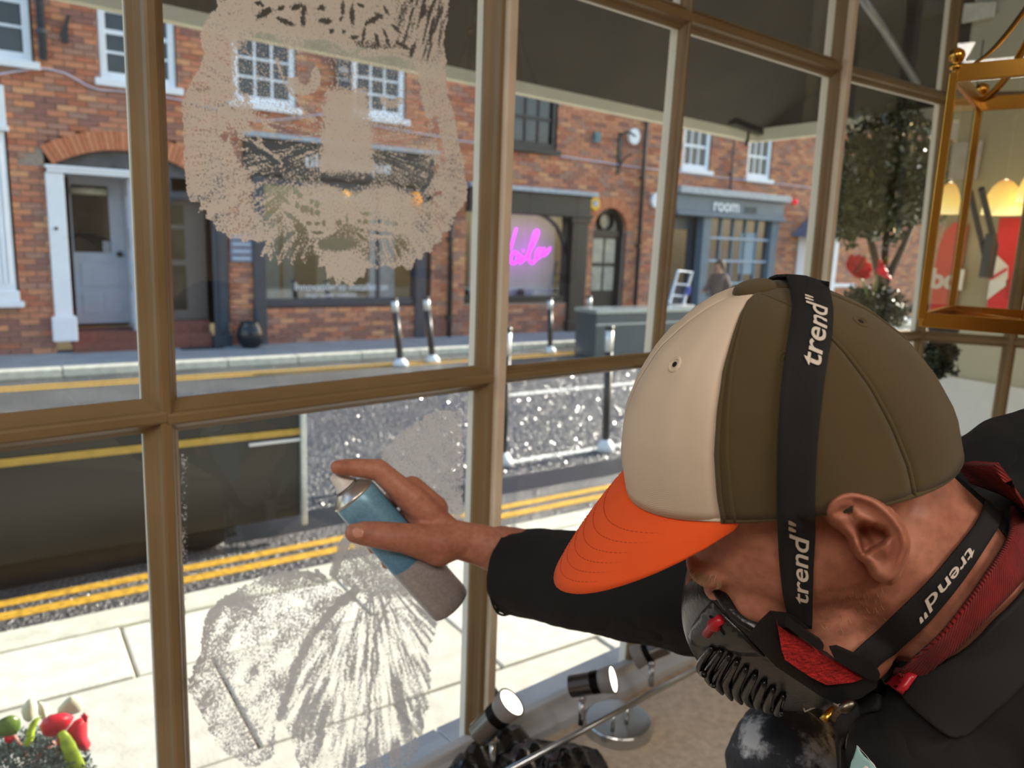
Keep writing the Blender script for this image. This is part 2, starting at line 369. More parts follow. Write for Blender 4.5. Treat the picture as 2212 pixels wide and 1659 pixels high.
pal = [lin(x) for x in ('BC7C60', 'B26E54', 'C68862', 'A8664E', 'B67C62', '9C6C5C', 'CC9670', 'A47A6A', '8E6258', 'BA8068', '9E7A6C', 'C28464')]
cand = []
row = 0; z = .0
while z < TOP:
    s = S0 - (row % 2) * PL / 2
    while s < S1:
        segs = [(s, s + PL - .0105)]
        for f in openings:
            r = f(z + PH / 2)
            if r: segs = [q for a, c in segs for q in ((a, min(c, r[0])), (max(a, r[1]), c)) if q[1] - q[0] > .03]
        for a, c in segs: cand.append((a, c, z))
        s += PL
    row += 1; z += PH
def seen_px(s, z):
    p = FM @ V(s, WN, z) - CAM; d = p.dot(cF); return W0 / 2 + FPX * p.dot(cR) / d, H0 / 2 - FPX * p.dot(cU) / d, d
def vis(a, c, z):
    u, v, d = seen_px((a + c) / 2, z + .03)
    return 0 < u < 1000 and v > 0 and not 268 < u < 362 and not (400 < u < 1000 and v < 590 and z > .5)
order = sorted([q for q in cand if q[1] - q[0] > .18 and vis(*q)], key=lambda q: seen_px(q[0], q[2])[2])[:245]
sel = set(order); bmesh_cache = {}
rest = MB()
for q in cand:
    a, c, z = q; ci = int(rng.integers(0, len(pal))); d = rng.uniform(-.006, .004)
    if z < .45 and rng.random() < .6: ci = 8
    if q in sel:
        key = (ci, round(c - a, 3))
        if key not in bmesh_cache:
            b = MB(); b.cc = pal[ci]; b.box(0, 0, .0, c - a, .06, PH - .0105); bmesh_cache[key] = b.build('brick', brickm, wall); o = bmesh_cache[key]; o.matrix_local = T(a, WN + d, z)
        else: copy_of(bmesh_cache[key], wall, T(a, WN + d, z))
    else:
        rest.cc = pal[ci]; o = len(rest.v); y0, y1 = WN + d, WN + .05
        rest.add([(a, y0, z), (c, y0, z), (c, y0, z + PH - .0105), (a, y0, z + PH - .0105), (a, y1, z), (c, y1, z), (c, y1, z + PH - .0105), (a, y1, z + PH - .0105)], [(0, 1, 2, 3), (0, 4, 5, 1), (3, 2, 6, 7), (0, 3, 7, 4), (1, 5, 6, 2)])
tag(rest.build('brick_courses', brickm, wall, fix=False), kind='stuff')
# the bricks of the two arches, each cut as a wedge
apal = [lin(x) for x in ('C07A58', 'B86F4E', 'C4805C')]
def arch_bricks(C, r0, r1, a0, a1, n):
    for i in range(n):
        t0 = a0 + (a1 - a0) * i / n; t1 = a0 + (a1 - a0) * (i + .9) / n
        pts = [(C[0] + r * math.sin(t), C[1] + r * math.cos(t)) for r, t in ((r0, t0), (r1, t0), (r1, t1), (r0, t1))]
        b = MB(); b.cc = apal[i % 3]; b.prism(pts, (0, WN - .012, 0), (1, 0, 0), (0, 0, 1), (0, .1, 0)); b.build('brick', brickm, wall)
h1 = math.asin(.92 / AR1)
arch_bricks(AC, AR0, AR1, -h1 * 1.05, h1 * 1.05, 30)
arch_bricks(DC, DR0, DR1, -math.pi / 2, math.pi / 2, 22)
roofb = MB(); roofb.box(S0, WN - .15, 7.4, S1, WN + 3, 7.6); roofb.box(S0, WN + 2.9, 0, S1, WN + 3, 7.4); roofb.box(S0, WN + .3, 0, S0 + .1, WN + 2.9, 7.4); roofb.box(S1 - .1, WN + .3, 0, S1, WN + 2.9, 7.4); struct(roofb.build('roof_terrace', mat('slate_roof', '4A4C52', .8), M=FM))

def sash(s0, s1, z0, z1, cols, rows, label, m=white, sill=True, dep=.09, group=None):
    t = thing('sash_window', label, 'window', ST(s0, WN, z0), group); w, h = s1 - s0, z1 - z0; fw = .085; y = dep - .06
    b = MB(); b.box(0, y, 0, fw, dep + .06, h); b.box(w - fw, y, 0, w, dep + .06, h); b.box(fw, y, h - .07, w - fw, dep + .06, h); b.box(fw, y, 0, w - fw, dep + .06, .1)
    b.build('frame', m, t, bevel=.008)
    b = MB(); b.box(fw, dep + .05, .1, w - fw, dep + .062, h - .07)
    gw, gh = w - 2 * fw, h - .17
    for i in range(cols):
        for j in range(rows):
            b = MB(); b.box(fw + gw * i / cols + .012, dep, .1 + gh * j / rows + .012, fw + gw * (i + 1) / cols - .012, dep + .01, .1 + gh * (j + 1) / rows - .012); b.build('pane', darkglass, t)
    for i in range(1, cols): b = MB(); b.box(fw + gw * i / cols - .016, dep - .025, .1, fw + gw * i / cols + .016, dep + .01, h - .07); b.build('glazing_bar', m, t)
    for j in range(1, rows):
        k = .028 if j * 2 == rows else .016; b = MB(); b.box(fw, dep - .03, .1 + gh * j / rows - k, w - fw, dep + .01, .1 + gh * j / rows + k); b.build('glazing_bar', m, t)
    if sill: b = MB(); b.box(-.07, -.07, -.09, w + .07, dep + .02, 0); b.build('sill', m, t, bevel=.01)
    b = MB(); b.box(0, dep + .06, 0, w, dep + .07, h); b.build('backing', blackp, t)
    return t
sash(-.38, .66, 3.52, 4.85, 2, 4, 'white sash window at the top left corner, beside a dark downpipe')
sash(1.38, 2.27, 3.44, 4.58, 2, 4, 'white sash window above the white door, half hidden by the glazing bar')
sash(2.99, 3.87, 3.38, 4.3, 3, 3, 'white sash window behind the left eye of the sprayed face')
sash(4.73, 5.59, 3.42, 4.26, 3, 3, 'white sash window behind the right eye of the sprayed face')
sash(11.75, 12.55, 3.2, 4.1, 3, 2, 'white sash window at the left above the slate blue shop')
sash(13.73, 14.51, 3.17, 4.06, 3, 2, 'white sash window at the right above the slate blue shop')
# black framed window
t = sash(7.02, 8.57, 3.24, 4.23, 5, 2, 'wide black framed window above the shop with the neon sign', blackp)
# downpipes
def pipe(s, z0, z1, label, r=.045, m=pvc):
    t = thing('downpipe', label, 'pipe', ST(s, WN - .075, z0))
    b = MB(); b.tube([(0, 0, 0), (0, 0, z1 - z0)], r, 12); b.build('pipe', m, t, smooth=True)
    z = .3
    while z < z1 - z0: b = MB(); b.lathe([(r * 1.25, z), (r * 1.25, z + .05)], n=12); b.box(-r, 0, z, r, .064, z + .05); b.build('bracket', m, t); z += 1.3
pipe(.77, 3.55, 6.5, 'dark grey downpipe beside the top left window')
pipe(10.64, .0, 6.5, 'long black downpipe right of the arched black door', .04, blackp)
pipe(13.15, 2.86, 3.95, 'short thin pipe between the windows above the slate blue shop', .02, pvc)
pipe(6.42, .0, 2.9, 'dark pipe at the right edge of the tile shop', .04, blackp)
# iron wall anchor
b = MB(); b.prism([(0, 0), (.05, .02), (.05, .2), (.09, .34), (.05, .34), (0, .2), (-.03, .1)], (0, 0, 0), (1, 0, 0), (0, 0, 1), (0, -.03, 0)); tag(b.build('wall_anchor', blackp, M=ST(1.0, WN - .002, 3.78)), 'dark iron anchor plate on the brick beside the downpipe', 'anchor')
# cable along the facade
pts = [onst(u, v, WN - .02) for u, v in ((-60, 172), (0, 160), (50, 152), (100, 148), (140, 158), (190, 186), (215, 194), (270, 198), (330, 205), (400, 218), (480, 240), (560, 262), (640, 255), (700, 246), (800, 270), (1000, 305), (1215, 338), (1345, 357), (1480, 375), (1732, 403), (1900, 425))]
b = MB(); b.tube(pts, .012, 6); tag(b.build('cable', mat('pale_cable', 'C9C4D8', .6), M=FM, smooth=True), 'pale cable running along the brick wall above the shops', 'cable')

# white door under the brick arch
t = thing('white_door', 'white panelled door with a glass pane, recessed under the brick arch', 'door', ST(.7, WN, .15)); dep = .62
b = MB(); b.box(.02, -.08, 2.10, 1.0, .1, 2.19); b.box(0, -.1, 2.15, 1.02, .1, 2.19); b.build('lintel', white, t, bevel=.01)
b = MB(); b.box(0, -.05, .32, .2, .1, 2.1); b.build('column', white, t, bevel=.01)
b = MB(); b.box(-.04, -.09, 0, .24, .12, .32); b.build('column_base', white, t, bevel=.015)
b = MB(); b.box(1.0, -.02, .12, 1.1, .1, 2.1); b.build('door_post', white, t, bevel=.01)
dx0, dx1 = .3, .93
d = MB(); d.box(dx0, dep, .15, dx1, dep + .05, 2.12); dd = d.build('door_leaf', whited, t)
for x0, x1, z0, z1 in ((dx0 + .08, dx0 + .29, .28, .56), (dx1 - .28, dx1 - .07, .28, .56), (dx0 + .08, dx1 - .07, .66, .98)):
    b = MB(); b.box(x0, dep - .012, z0, x1, dep, z1); b.build('panel', whited, t, bevel=.008)
b = MB(); b.box(dx0 + .02, dep - .01, 1.12, dx0 + .46, dep - .004, 2.0); b.build('door_glass', mat('door_glass', '2E2B27', .1, var=.5, scale=4, spec=.6), t)
b = MB(); b.lathe([(.045, 0), (.045, .42)], (dx0 + .02, dep - .06, 1.92), (1, 0, 0), 12); b.build('roller_blind', mat('cream_blind', 'CFC9AE', .7), t, smooth=True)
b = MB(); b.box(dx0 + .36, dep - .016, 1.12, dx0 + .45, dep - .011, 1.27); b.build('notice', mat('paper_notice', 'B9B4B8', .8), t)
b = MB(); b.box(.93, .05, .1, .99, dep, 2.1)
for zz_ in (.2, .75, 1.45): b.box(.915, .12, zz_, .93, dep - .1, zz_ + .42)
b.build('door_reveal', whited, t)
b = MB(); b.box(.1, .05, 2.1, 1.1, dep, 2.14); b.build('soffit', whited, t)
b = MB(); b.ell((.86, dep - .05, 1.1), .035); b.box(.82, dep - .05, 1.09, .86, dep, 1.11); b.build('door_knob', mat('old_brass', '5A5348', .35, metal=.8), t, smooth=True)
b = MB(); b.ell((.08, -.055, 1.42), .022); b.build('bell_push', blackp, t, smooth=True)
b = MB(); b.box(.2, .0, -.1, 1.1, dep, .1); b.box(.18, -.1, -.15, 1.12, .1, -.02); b.build('door_step', mat('red_tile_step', '7A4B40', .7, var=.2), t)
b = MB()                                           # grey boarded panel filling the arch
poly = [(AC[0] - .7 + AR0 * math.sin(a), AC[1] - .15 + AR0 * math.cos(a)) for a in np.linspace(-.6, .6, 20)] ; b.prism([(poly[0][0], 2.15)] + poly + [(poly[-1][0], 2.15)], (0, .1, 0), (1, 0, 0), (0, 0, 1), (0, .1, 0)); b.build('arch_panel', mat('grey_board', '565B62', .7, var=.35, scale=6), wall, M=T(.7, WN, .15))
# brown half glazed door in the right half of the arch
t = thing('brown_door', 'grey brown half glazed door with red steps, right of the glazing bar', 'door', ST(2.05, WN, .0))
gb = mat('grey_brown_paint', '6E6660', .5, var=.12)
b = MB(); b.box(-.1, .3, .36, .58, .36, 2.1); b.build('door_leaf', gb, t)
b = MB(); b.box(.04, .1, 1.95, .12, .36, 2.3); b.box(-.18, .06, 2.02, .57, .12, 2.12); b.build('door_head', navy, t)
for z0, z1, m_ in ((.5, 1.12, 'brown_glass'), (1.2, 1.62, 'brown_glass'), (1.68, 1.95, 'brown_glass')):
    b = MB(); b.box(.12, .285, z0, .3, .3, z1); b.build('door_pane', mat('brown_glass', '3A3026', .15, var=.5, scale=5), t)
b = MB(); b.box(.0, .26, 1.72, .1, .285, 1.88); b.build('notice', mat('cream_card', 'B8AE96', .8), t)
b = MB(); b.box(-.2, -.02, 0, .56, .3, .2); b.box(-.2, .12, .2, .56, .36, .36); b.build('door_step', mat('red_tile_step', '7A4B40', .7, var=.2), t)
# dark blue pilaster and name plates
b = MB(); b.box(0, -.06, .12, .2, -.008, 2.6); b.box(-.03, -.09, 0, .23, -.008, .16); b.box(.06, -.075, .2, .14, -.06, 2.4); tag(b.build('pilaster', navy, M=ST(2.64, WN, 0), bevel=.008), 'dark blue pilaster between the brown door and the tile shop', 'pilaster')
t = thing('name_plates', 'stack of small slate blue name plates on the brick pier', 'sign', ST(2.89, WN - .03, 1.2))
for i in range(4): b = MB(); b.box(0, 0, i * .1, .3, .02, i * .1 + .085); b.build('plate', mat('plate_blue', '6E86A4', .5), t); b = MB(); b.box(.03, -.003, i * .1 + .032, .27, 0, i * .1 + .052); b.build('plate_text', mat('plate_print', 'B8C4D4', .6), t)
# tile shop
t = thing('tile_shopfront', 'dark shopfront with white tile boutique lettering behind the sprayed face', 'shopfront', ST(3.2, WN, 0))
b = MB(); b.box(-.1, -.08, 2.42, 2.9, .2, 2.92); b.build('fascia', blackp, t, bevel=.01)
b = MB(); b.box(-.14, -.16, 2.92, 2.95, .05, 2.99); b.build('cornice', lead, t)
for x in (0, 2.6): b = MB(); b.box(x, -.05, 0, x + .18, .15, 2.42); b.build('pilaster', navy, t, bevel=.008)
b = MB(); b.box(.18, 0, .55, 2.6, .12, .66); b.box(.18, 0, 2.3, 2.6, .12, 2.42); b.box(1.95, .02, .66, 2.0, .1, 2.3); b.build('window_frame', navy, t, bevel=.006)
b = MB(); b.box(.18, .06, .66, 2.6, .066, 2.3); b.build('shop_pane', glass('street_glass', (.92, .94, .95), 1.2), t)
b = MB(); b.box(0, .02, 0, 2.78, .12, .55); b.build('stall_riser', mat('dark_stall_brick', '4A3A3C', .8, var=.3), t)
b = MB(); b.box(.1, .9, .5, 2.7, .95, 2.4); b.build('display_wall', mat('shop_wall_greygreen', '353A34', .8, var=.15, scale=3), t)
b = MB(); b.box(.1, .1, .5, 2.7, .95, .6); b.build('display_floor', mat('shop_floor', '6E7474', .6), t)
for x0, x1, z1, c in ((.3, .55, 1.9, '2F6070'), (.62, .78, 2.1, '3F5A66'), (1.15, 1.8, 1.6, '5E5C52'), (2.05, 2.5, 2.2, 'B4C4D4')):
    b = MB(); b.box(x0, .55, .6, x1, .6, z1); b.build('tile_board', mat('tile_board_' + c, c, .4, var=.2, scale=12), t)
text('tile boutique', .27, lett, t, upright(1.43, -.09, 2.66), ext=.008)
text('spain & portugal', .15, lett, t, upright(1.4, .05, 2.18), ext=.001)
text('innovation to installation', .155, lett, t, upright(1.38, .05, .83), ext=.001)
text('design • supply • installation', .075, lett, t, upright(1.2, .05, .71), ext=.001)
# hanging sign of the tile shop
t = thing('hanging_sign', 'small dark blue hanging sign with pale lettering between the sash windows', 'sign', ST(4.42, WN - .12, 3.72))
b = MB(); b.box(0, 0, 0, .24, .03, .44); b.build('board', navy, t, bevel=.006)
b = MB(); b.bar((.12, .12, .47), (.12, -.02, .47), .02, .02); b.bar((.05, .015, .44), (.05, .015, .48), .012, .012); b.build('bracket', blackp, t)
text('tile', .12, lett, t, upright(.12, -.003, .27), ext=.001); text('boutique', .055, lett, t, upright(.12, -.003, .14), ext=.001)
# neon shop
t = thing('neon_shopfront', 'black shopfront with a curved window and magenta neon script', 'shopfront', ST(6.75, WN, 0))
b = MB(); b.box(0, -.1, 2.12, 2.62, .2, 2.48); b.box(-.02, -.14, 2.1, 2.66, .2, 2.16); b.build('fascia', blackp, t, bevel=.01)
b = MB(); b.box(-.05, -.22, 2.48, 2.68, .02, 2.56); b.build('lead_cap', lead, t, bevel=.01)
b = MB(); b.box(2.22, -.08, .18, 2.6, .15, 2.1); b.box(2.18, -.12, 0, 2.64, .15, .2); b.box(2.18, -.1, 2.0, 2.64, .15, 2.12); b.build('pilaster', blackp, t, bevel=.01)
b = MB(); b.box(.0, .0, .55, 2.22, .12, .66); b.box(2.12, .02, .6, 2.22, .12, 2.12)
cx_, r_ = 1.45, .68
outer = [(2.15, 2.12), (2.15, 1.43)]; arc = [(cx_ + r_ * math.cos(a), 1.42 + r_ * math.sin(a)) for a in np.linspace(0, math.pi / 2, 12)]
rows2 = [[V(cx_ + (r_ + d) * math.cos(a), y, 1.42 + (r_ + d) * math.sin(a)) for d, y in ((0, .02), (.045, .02), (.045, .08), (0, .08))] for a in np.linspace(0, math.pi / 2, 14)]
b.grid(rows2, closed=True); b.box(.1, .02, 2.1, 1.46, .08, 2.145)
b.build('window_frame', blackp, t)
b = MB(); b.box(0, .06, .66, 2.14, .066, 2.12); b.build('shop_pane', glass('street_glass'), t)
b = MB(); b.box(.3, .34, .6, 2.14, .36, 2.12)
b.build('pale_curtain', mat('pale_curtain', 'C9C6CE', .9, var=.08, scale=2), t)
b = MB(); b.box(0, .1, .55, 2.14, .5, .66); b.build('display_floor', mat('shop_floor', '6E7474', .6), t)
for x, c, r in ((.62, '8A6A60', .09), (.95, 'A09098', .11), (1.35, '5C4A52', .08)): b = MB(); b.ell((x, .26, .66 + r * .7), V(r, 0, 0), V(0, r * .6, 0), V(0, 0, r)); b.build('ornament', mat('ornament_' + c, c, .6), t, smooth=True)
b = MB(); b.box(0, .01, 0, 2.22, .12, .55); b.build('stall_riser_backing', mortar, t)
for j in range(7):
    for i in range(11):
        x0 = max(0, i * PL - (j % 2) * PL / 2); x1 = min(2.2, (i + 1) * PL - (j % 2) * PL / 2 - .01)
        if x1 - x0 > .04: b = MB(); b.cc = pal[int(rng.integers(0, 12))]; b.box(x0, 0, j * PH, x1, .06, j * PH + PH - .01); b.build('brick', brickm, t)
neon = mat('magenta_neon', 'FF38FF', .5, emit='E020FF', es=2.6)
def script_tube(strokes, r, parent, name, m):
    for st in strokes: b = MB(); b.tube(st, r, 8); b.build(name, m, parent, smooth=True)
def smooth_path(p, k=6):
    p = [Vector(q) for q in p]; out = []
    for i in range(len(p) - 1):
        a, b_, c, d = p[max(i - 1, 0)], p[i], p[i + 1], p[min(i + 2, len(p) - 1)]
        for j in range(k):
            u = j / k; out.append(.5 * ((2 * b_) + (c - a) * u + (2 * a - 5 * b_ + 4 * c - d) * u * u + (3 * b_ - a - 3 * c + d) * u ** 3))
    return out + [p[-1]]
nz = [(1090, 500), (1090, 580), (1096, 560), (1116, 492)]
strokes = [[(1075, 500), (1088, 585), (1100, 545), (1116, 492)],
           [(1112, 545), (1104, 552), (1103, 566), (1111, 569), (1118, 560), (1117, 547), (1111, 544)],
           [(1117, 552), (1126, 553), (1123, 568), (1133, 560)],
           [(1133, 560), (1152, 530), (1163, 503), (1157, 498), (1149, 520), (1142, 556), (1150, 569), (1160, 556)],
           [(1172, 540), (1163, 538), (1158, 552), (1163, 558), (1172, 545), (1176, 536), (1174, 552), (1182, 546), (1189, 534)]]
nt = thing('neon_sign', 'magenta neon sign reading Voila in the curved shop window', 'sign', ST(7.9, WN + .12, 1.5))
inv = nt.matrix_world.inverted()
for st in strokes:
    p = smooth_path([inv @ (FM @ onst(u, v, WN + .12)) for u, v in st]); b = MB(); b.tube(p, .022, 8); b.build('letter', neon, nt, smooth=True)
b = MB(); b.ell(inv @ (FM @ onst(1131, 541, WN + .12)), .024); b.build('dot', neon, nt, smooth=True)
# alarms, vent, bracket
def alarm(s, z, c, label, r=.14, six=True):
    t = thing('alarm_box', label, 'alarm', ST(s, WN - .08, z)); n = 6 if six else 16
    poly = [(r * math.cos(2 * math.pi * (i + .5 * six) / n) * .92, r * math.sin(2 * math.pi * (i + .5 * six) / n)) for i in range(n)]
    b = MB(); b.prism(poly, (0, 0, 0), (1, 0, 0), (0, 0, 1), (0, .08, 0)); b.build('cover', c, t, bevel=.012)
    return t
t = alarm(9.48, 2.37, mat('yellow_plastic', 'E8B71E', .4), 'yellow six sided alarm box beside the arched black door')
b = MB(); b.lathe([(.055, 0), (.055, .006)], (0, -.006, 0), (0, 1, 0), 16); b.build('badge', mat('blue_badge', '5A86C8', .4), t)
b = MB(); b.lathe([(.025, 0), (.025, .006)], (0, -.011, 0), (0, 1, 0), 16); b.build('badge_centre', lett, t)
alarm(10.36, 3.66, white, 'white round alarm box high on the wall beside the long downpipe', .15, False)
alarm(11.05, 2.52, white, 'white alarm box low on the wall left of the slate blue shop', .15, False)
b = MB(); b.box(-.07, 0, -.09, .07, .05, .09); b.box(-.06, -.01, -.03, .06, 0, .03); tag(b.build('vent', mat('blue_grey_vent', '5E7E86', .6), M=ST(9.48, WN - .05, 3.56)), 'small blue grey vent box on the orange brick', 'vent')
t = thing('iron_bracket', 'black iron sign bracket on the brick above the arched door', 'bracket', ST(10.05, WN, 2.95))
b = MB(); b.box(-.04, -.03, 0, .04, 0, .75); b.build('plate', blackp, t)
b = MB(); b.tube(smooth_path([(0, -.03, .72), (.1, -.12, .76), (.16, -.25, .68)]), .02, 6); b.tube(smooth_path([(0, -.03, .12), (.08, -.1, .3), (.16, -.2, .36)]), .014, 6); b.build('arm', blackp, t)
# arched black door
t = thing('arched_door', 'black arched door with four panes and a round fanlight', 'door', ST(DC[0], WN, 0)); r = DR0; y = .12
b = MB()
fr = [V(r * math.sin(a), 0, DC[1] + r * math.cos(a)) for a in np.linspace(-math.pi / 2, math.pi / 2, 20)]
outl = [V(-r, 0, .05)] + fr + [V(r, 0, .05)]; inn = [V(p.x * .84, 0, DC[1] + (p.z - DC[1]) * .84 if p.z > DC[1] else p.z) for p in outl]
b.grid([[o_ + V(0, y, 0), i_ + V(0, y, 0), i_ + V(0, y + .1, 0), o_ + V(0, y + .1, 0)] for o_, i_ in zip(outl, inn)], closed=True); b.box(-r, y, 1.78, r, y + .08, 1.9); b.build('frame', blackp, t)
b = MB(); b.lathe([(.15, 0), (.15, .06), (.2, .06), (.2, 0)], (0, y + .02, DC[1] + .17), (0, 1, 0), 20, cap=False); b.build('round_fanlight', blackp, t)
fg = mat('pale_fanlight_glass', '9A9284', .15, var=.25, scale=6)
b = MB(); b.prism([(p.x * .98, p.z) for p in inn[1:-1]], (0, y + .09, 0), (1, 0, 0), (0, 0, 1), (0, .01, 0)); b.build('fanlight_pane', fg, t)
b = MB(); b.box(-.36, y + .05, .06, .36, y + .1, 1.78); b.build('door_leaf', blackp, t)
for x0 in (-.28, .03):
    for z0 in (.75, 1.28): b = MB(); b.box(x0, y + .035, z0, x0 + .25, y + .05, z0 + .46); b.build('door_pane', mat('pale_door_glass', 'AAA89C', .2, var=.2, scale=5), t)
b = MB(); b.ell((-.31, y + .02, 1.05), .03); b.build('door_knob', blackp, t, smooth=True)
# slate blue shop
t = thing('slate_shopfront', 'slate blue shopfront with a many paned window and pale fascia letters', 'shopfront', ST(11.58, WN, 0))
b = MB(); b.box(0, -.1, 2.36, 3.4, .2, 2.7); b.box(-.02, -.16, 2.28, 3.42, .2, 2.36); b.build('fascia', slate, t, bevel=.01)
b = MB(); b.box(-.05, -.24, 2.7, 3.45, .02, 2.84); b.build('lead_cap', lead, t, bevel=.015)
for x in (.88, 3.1): b = MB(); b.box(x, -.05, 0, x + .24, .15, 2.28); b.build('pilaster', slate, t, bevel=.01)
b = MB(); b.box(0, .2, 0, .88, .25, 2.28); b.build('door_leaf', navy, t)
b = MB(); b.box(.2, .18, .9, .7, .2, 2.0); b.build('door_pane', darkglass, t)
b = MB(); b.box(1.12, 0, .0, 3.1, .12, .62); b.build('stall_riser', slate, t, bevel=.01)
for i in range(1, 5): b = MB(); x = 1.12 + 1.98 * i / 5; b.box(x - .025, .02, .62, x + .025, .08, 2.28); b.build('glazing_bar', slate, t)
for j in (0, 1, 2): b = MB(); z = .9 + j * .48; b.box(1.12, .015, z - .025, 3.1, .07, z + .025); b.build('glazing_bar', mat('pale_blue_bar', '93A9C0', .4), t)
for i in range(5):
    for j in range(4):
        x0 = 1.12 + 1.98 * i / 5 + .026; z0 = (.63, .93, 1.41, 1.89)[j]; z1 = (.87, 1.35, 1.83, 2.27)[j]
        b = MB(); b.box(x0, .06, z0, x0 + .345, .066, z1); b.build('pane', mat('slate_window_glass', '39444E', .08, var=.5, scale=2.5, spec=.7), t)
b = MB(); b.box(2.2, .05, 1.1, 2.72, .056, 2.0); b.build('poster', mat('pale_poster', '8FA2B2', .6), t)
text('room', .36, lett, t, upright(1.46, -.11, 2.52), ext=.008, bold=.006); text('zen', .3, mat('dark_letters', '39434F', .5), t, upright(2.25, -.11, 2.5), ext=.006)
# white porch further on
t = thing('white_porch', 'white porch with a slate blue gable right of the slate shop', 'porch', ST(15.6, WN, 0))
for x in (0, .85): b = MB(); b.box(x, -.5, 0, x + .14, -.36, 2.0); b.build('post', white, t)
b = MB(); b.prism([(-.2, 1.98), (1.2, 1.98), (.5, 2.5)], (0, -.6, 0), (1, 0, 0), (0, 0, 1), (0, .58, 0)); b.build('gable_roof', mat('slate_gable', '4E6284', .6), t)
b = MB(); b.box(.12, -.05, 0, .9, -.01, 2.0); b.build('door_leaf', whited, t)
sash(17.2, 18.1, .9, 2.2, 2, 2, 'pale window at street level behind the clipped tree')
sash(17.2, 18.1, 3.2, 4.2, 2, 2, 'pale upper window just behind the clipped tree crown')
# small red lamp on the wall
b = MB(); b.ell((0, 0, 0), .06); tag(b.build('red_lamp', mat('red_lens', 'D8203A', .3, emit='FF2040', es=.6), M=ST(15.4, WN - .07, 2.75), smooth=True), 'small red lamp on the brick right of the slate shop', 'lamp')
# white pilaster at the far left
t = thing('fluted_pilaster', 'white fluted pilaster at the left edge of the picture', 'pilaster', ST(-.02, WN, .6))
b = MB(); b.box(0, -.08, .14, .33, -.01, 2.1)
for i in range(5): b.tube([(.05 + i * .057, -.08, .3), (.05 + i * .057, -.08, 1.95)], .017, 6)
b.build('shaft', white, t)
b = MB(); b.box(-.02, -.12, 2.1, .36, -.01, 2.6); b.box(-.04, -.15, 2.08, .38, -.01, 2.14); b.build('capital', white, t, bevel=.01)
b = MB(); b.box(-.05, -.14, 0, .4, -.01, .07); b.box(-.02, -.11, .07, .36, -.01, .2); b.build('base', white, t, bevel=.01)
b = MB(); b.box(-1.2, -.04, 0, .0, -.01, 2.6); b.build('side_panel', darkglass, t)

q = onst(541, 722, WN - .3); t = thing('round_pot', 'round dark pot standing on the far pavement below the tile shop window', 'pot', ST(q.x, WN - .3, .0))
b = MB(); b.lathe([(.1, 0), (.16, .06), (.19, .17), (.17, .28), (.13, .34), (.14, .37), (.11, .37), (.1, .33)], n=24); b.build('body', mat('dark_glaze', '24262C', .25, var=.2), t, smooth=True)
b = MB(); b.lathe([(.0, .33), (.1, .335)], n=20, cap=False); b.build('soil', mat('dark_soil', '2E2620', .9), t)
q = stz(437, 752, 0); b = MB(); b.box(-.28, -.12, 0, .28, .12, .006)
t = thing('drain_cover', 'dark metal cover set in the far pavement, left of the leaning posts', 'drain cover', ST(q.x, q.y, .001)); b.build('plate', blackp, t)
for i in range(5): b = MB(); b.box(-.24 + i * .1, -.1, .006, -.19 + i * .1, .1, .01); b.build('rib', pvc, t)
# ================================================================== the bow window and the shop around it
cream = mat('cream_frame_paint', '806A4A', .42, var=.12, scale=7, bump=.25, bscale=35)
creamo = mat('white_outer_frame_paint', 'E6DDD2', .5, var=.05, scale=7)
clear = glass('window_glass', (.97, .985, .98), 1.0, .03)
NODE = [V(-.453, .966, 0), V(-.053, 1.348, 0), V(.318, 1.66, 0), V(.769, 2.033, 0), V(1.223, 2.355, 0)]
NODE = [NODE[0] - (NODE[1] - NODE[0]).normalized() * .53 + V(-.02, -.01, 0)] + NODE + [V(1.47, 2.275, 0), V(2.0, 2.1, 0)]
# z of the horizontal bars
ZS, Z1, Z2, Z3 = .655, 1.364, 2.055, 2.62
win = struct(thing('window_1', None, None))
def inward(a, b):
    d = (b - a).normalized(); return V(d.y, -d.x, 0)
# where each upright really stands: its foot and head read off the old, slightly leaning frame
UP = {1: ((375, 1655), (306, -20)), 2: ((1022, 1545), (1067, -20)), 3: ((1415, 760), (1478, 20)), 4: ((1752, 640), (1815, -10)), 5: ((1985, 720), (2066, -20))}
def upright_pt(i, z):
    a, b_ = NODE[max(i - 1, 0)], NODE[min(i + 1, len(NODE) - 1)]
    n = inward(a, b_)
    if i not in UP: return V(NODE[i].x, NODE[i].y, z)
    p, q = (hit(*uv, NODE[i], n) for uv in UP[i]); t = (z - p.z) / (q.z - p.z); r = p + (q - p) * t; return V(r.x, r.y, z)
def moulded(name, a, b_, inn, across, w, parent, m=cream, depth=.04, out=.022):
    """a glazing bar: square outside, moulded nose towards the room"""
    b = MB(); h = w / 2
    prof = [(-h, 0), (-h, .006), (-h * .72, .012), (-h * .66, depth * .45), (-h * .42, depth * .7), (-h * .34, depth * .93), (-h * .2, depth), (h * .2, depth), (h * .34, depth * .93), (h * .42, depth * .7), (h * .66, depth * .45), (h * .72, .012), (h, .006), (h, 0)]
    L = Vector(b_) - Vector(a)
    b.prism(prof, a, across, inn, L); o = b.build(name, m, parent)
    b2 = MB(); b2.prism([(-h * .75, 0), (-h * .75, -out), (h * .75, -out), (h * .75, 0)], a, across, inn, L); b2.build(name + '_outer_face', creamo, parent)
    return o
WID = {0: .042, 1: .042, 2: .042, 3: .028, 4: .03, 5: .034, 6: .036, 7: .04}; DEP = {0: .028, 1: .028, 2: .028, 3: .02, 4: .022, 5: .022, 6: .022, 7: .03}
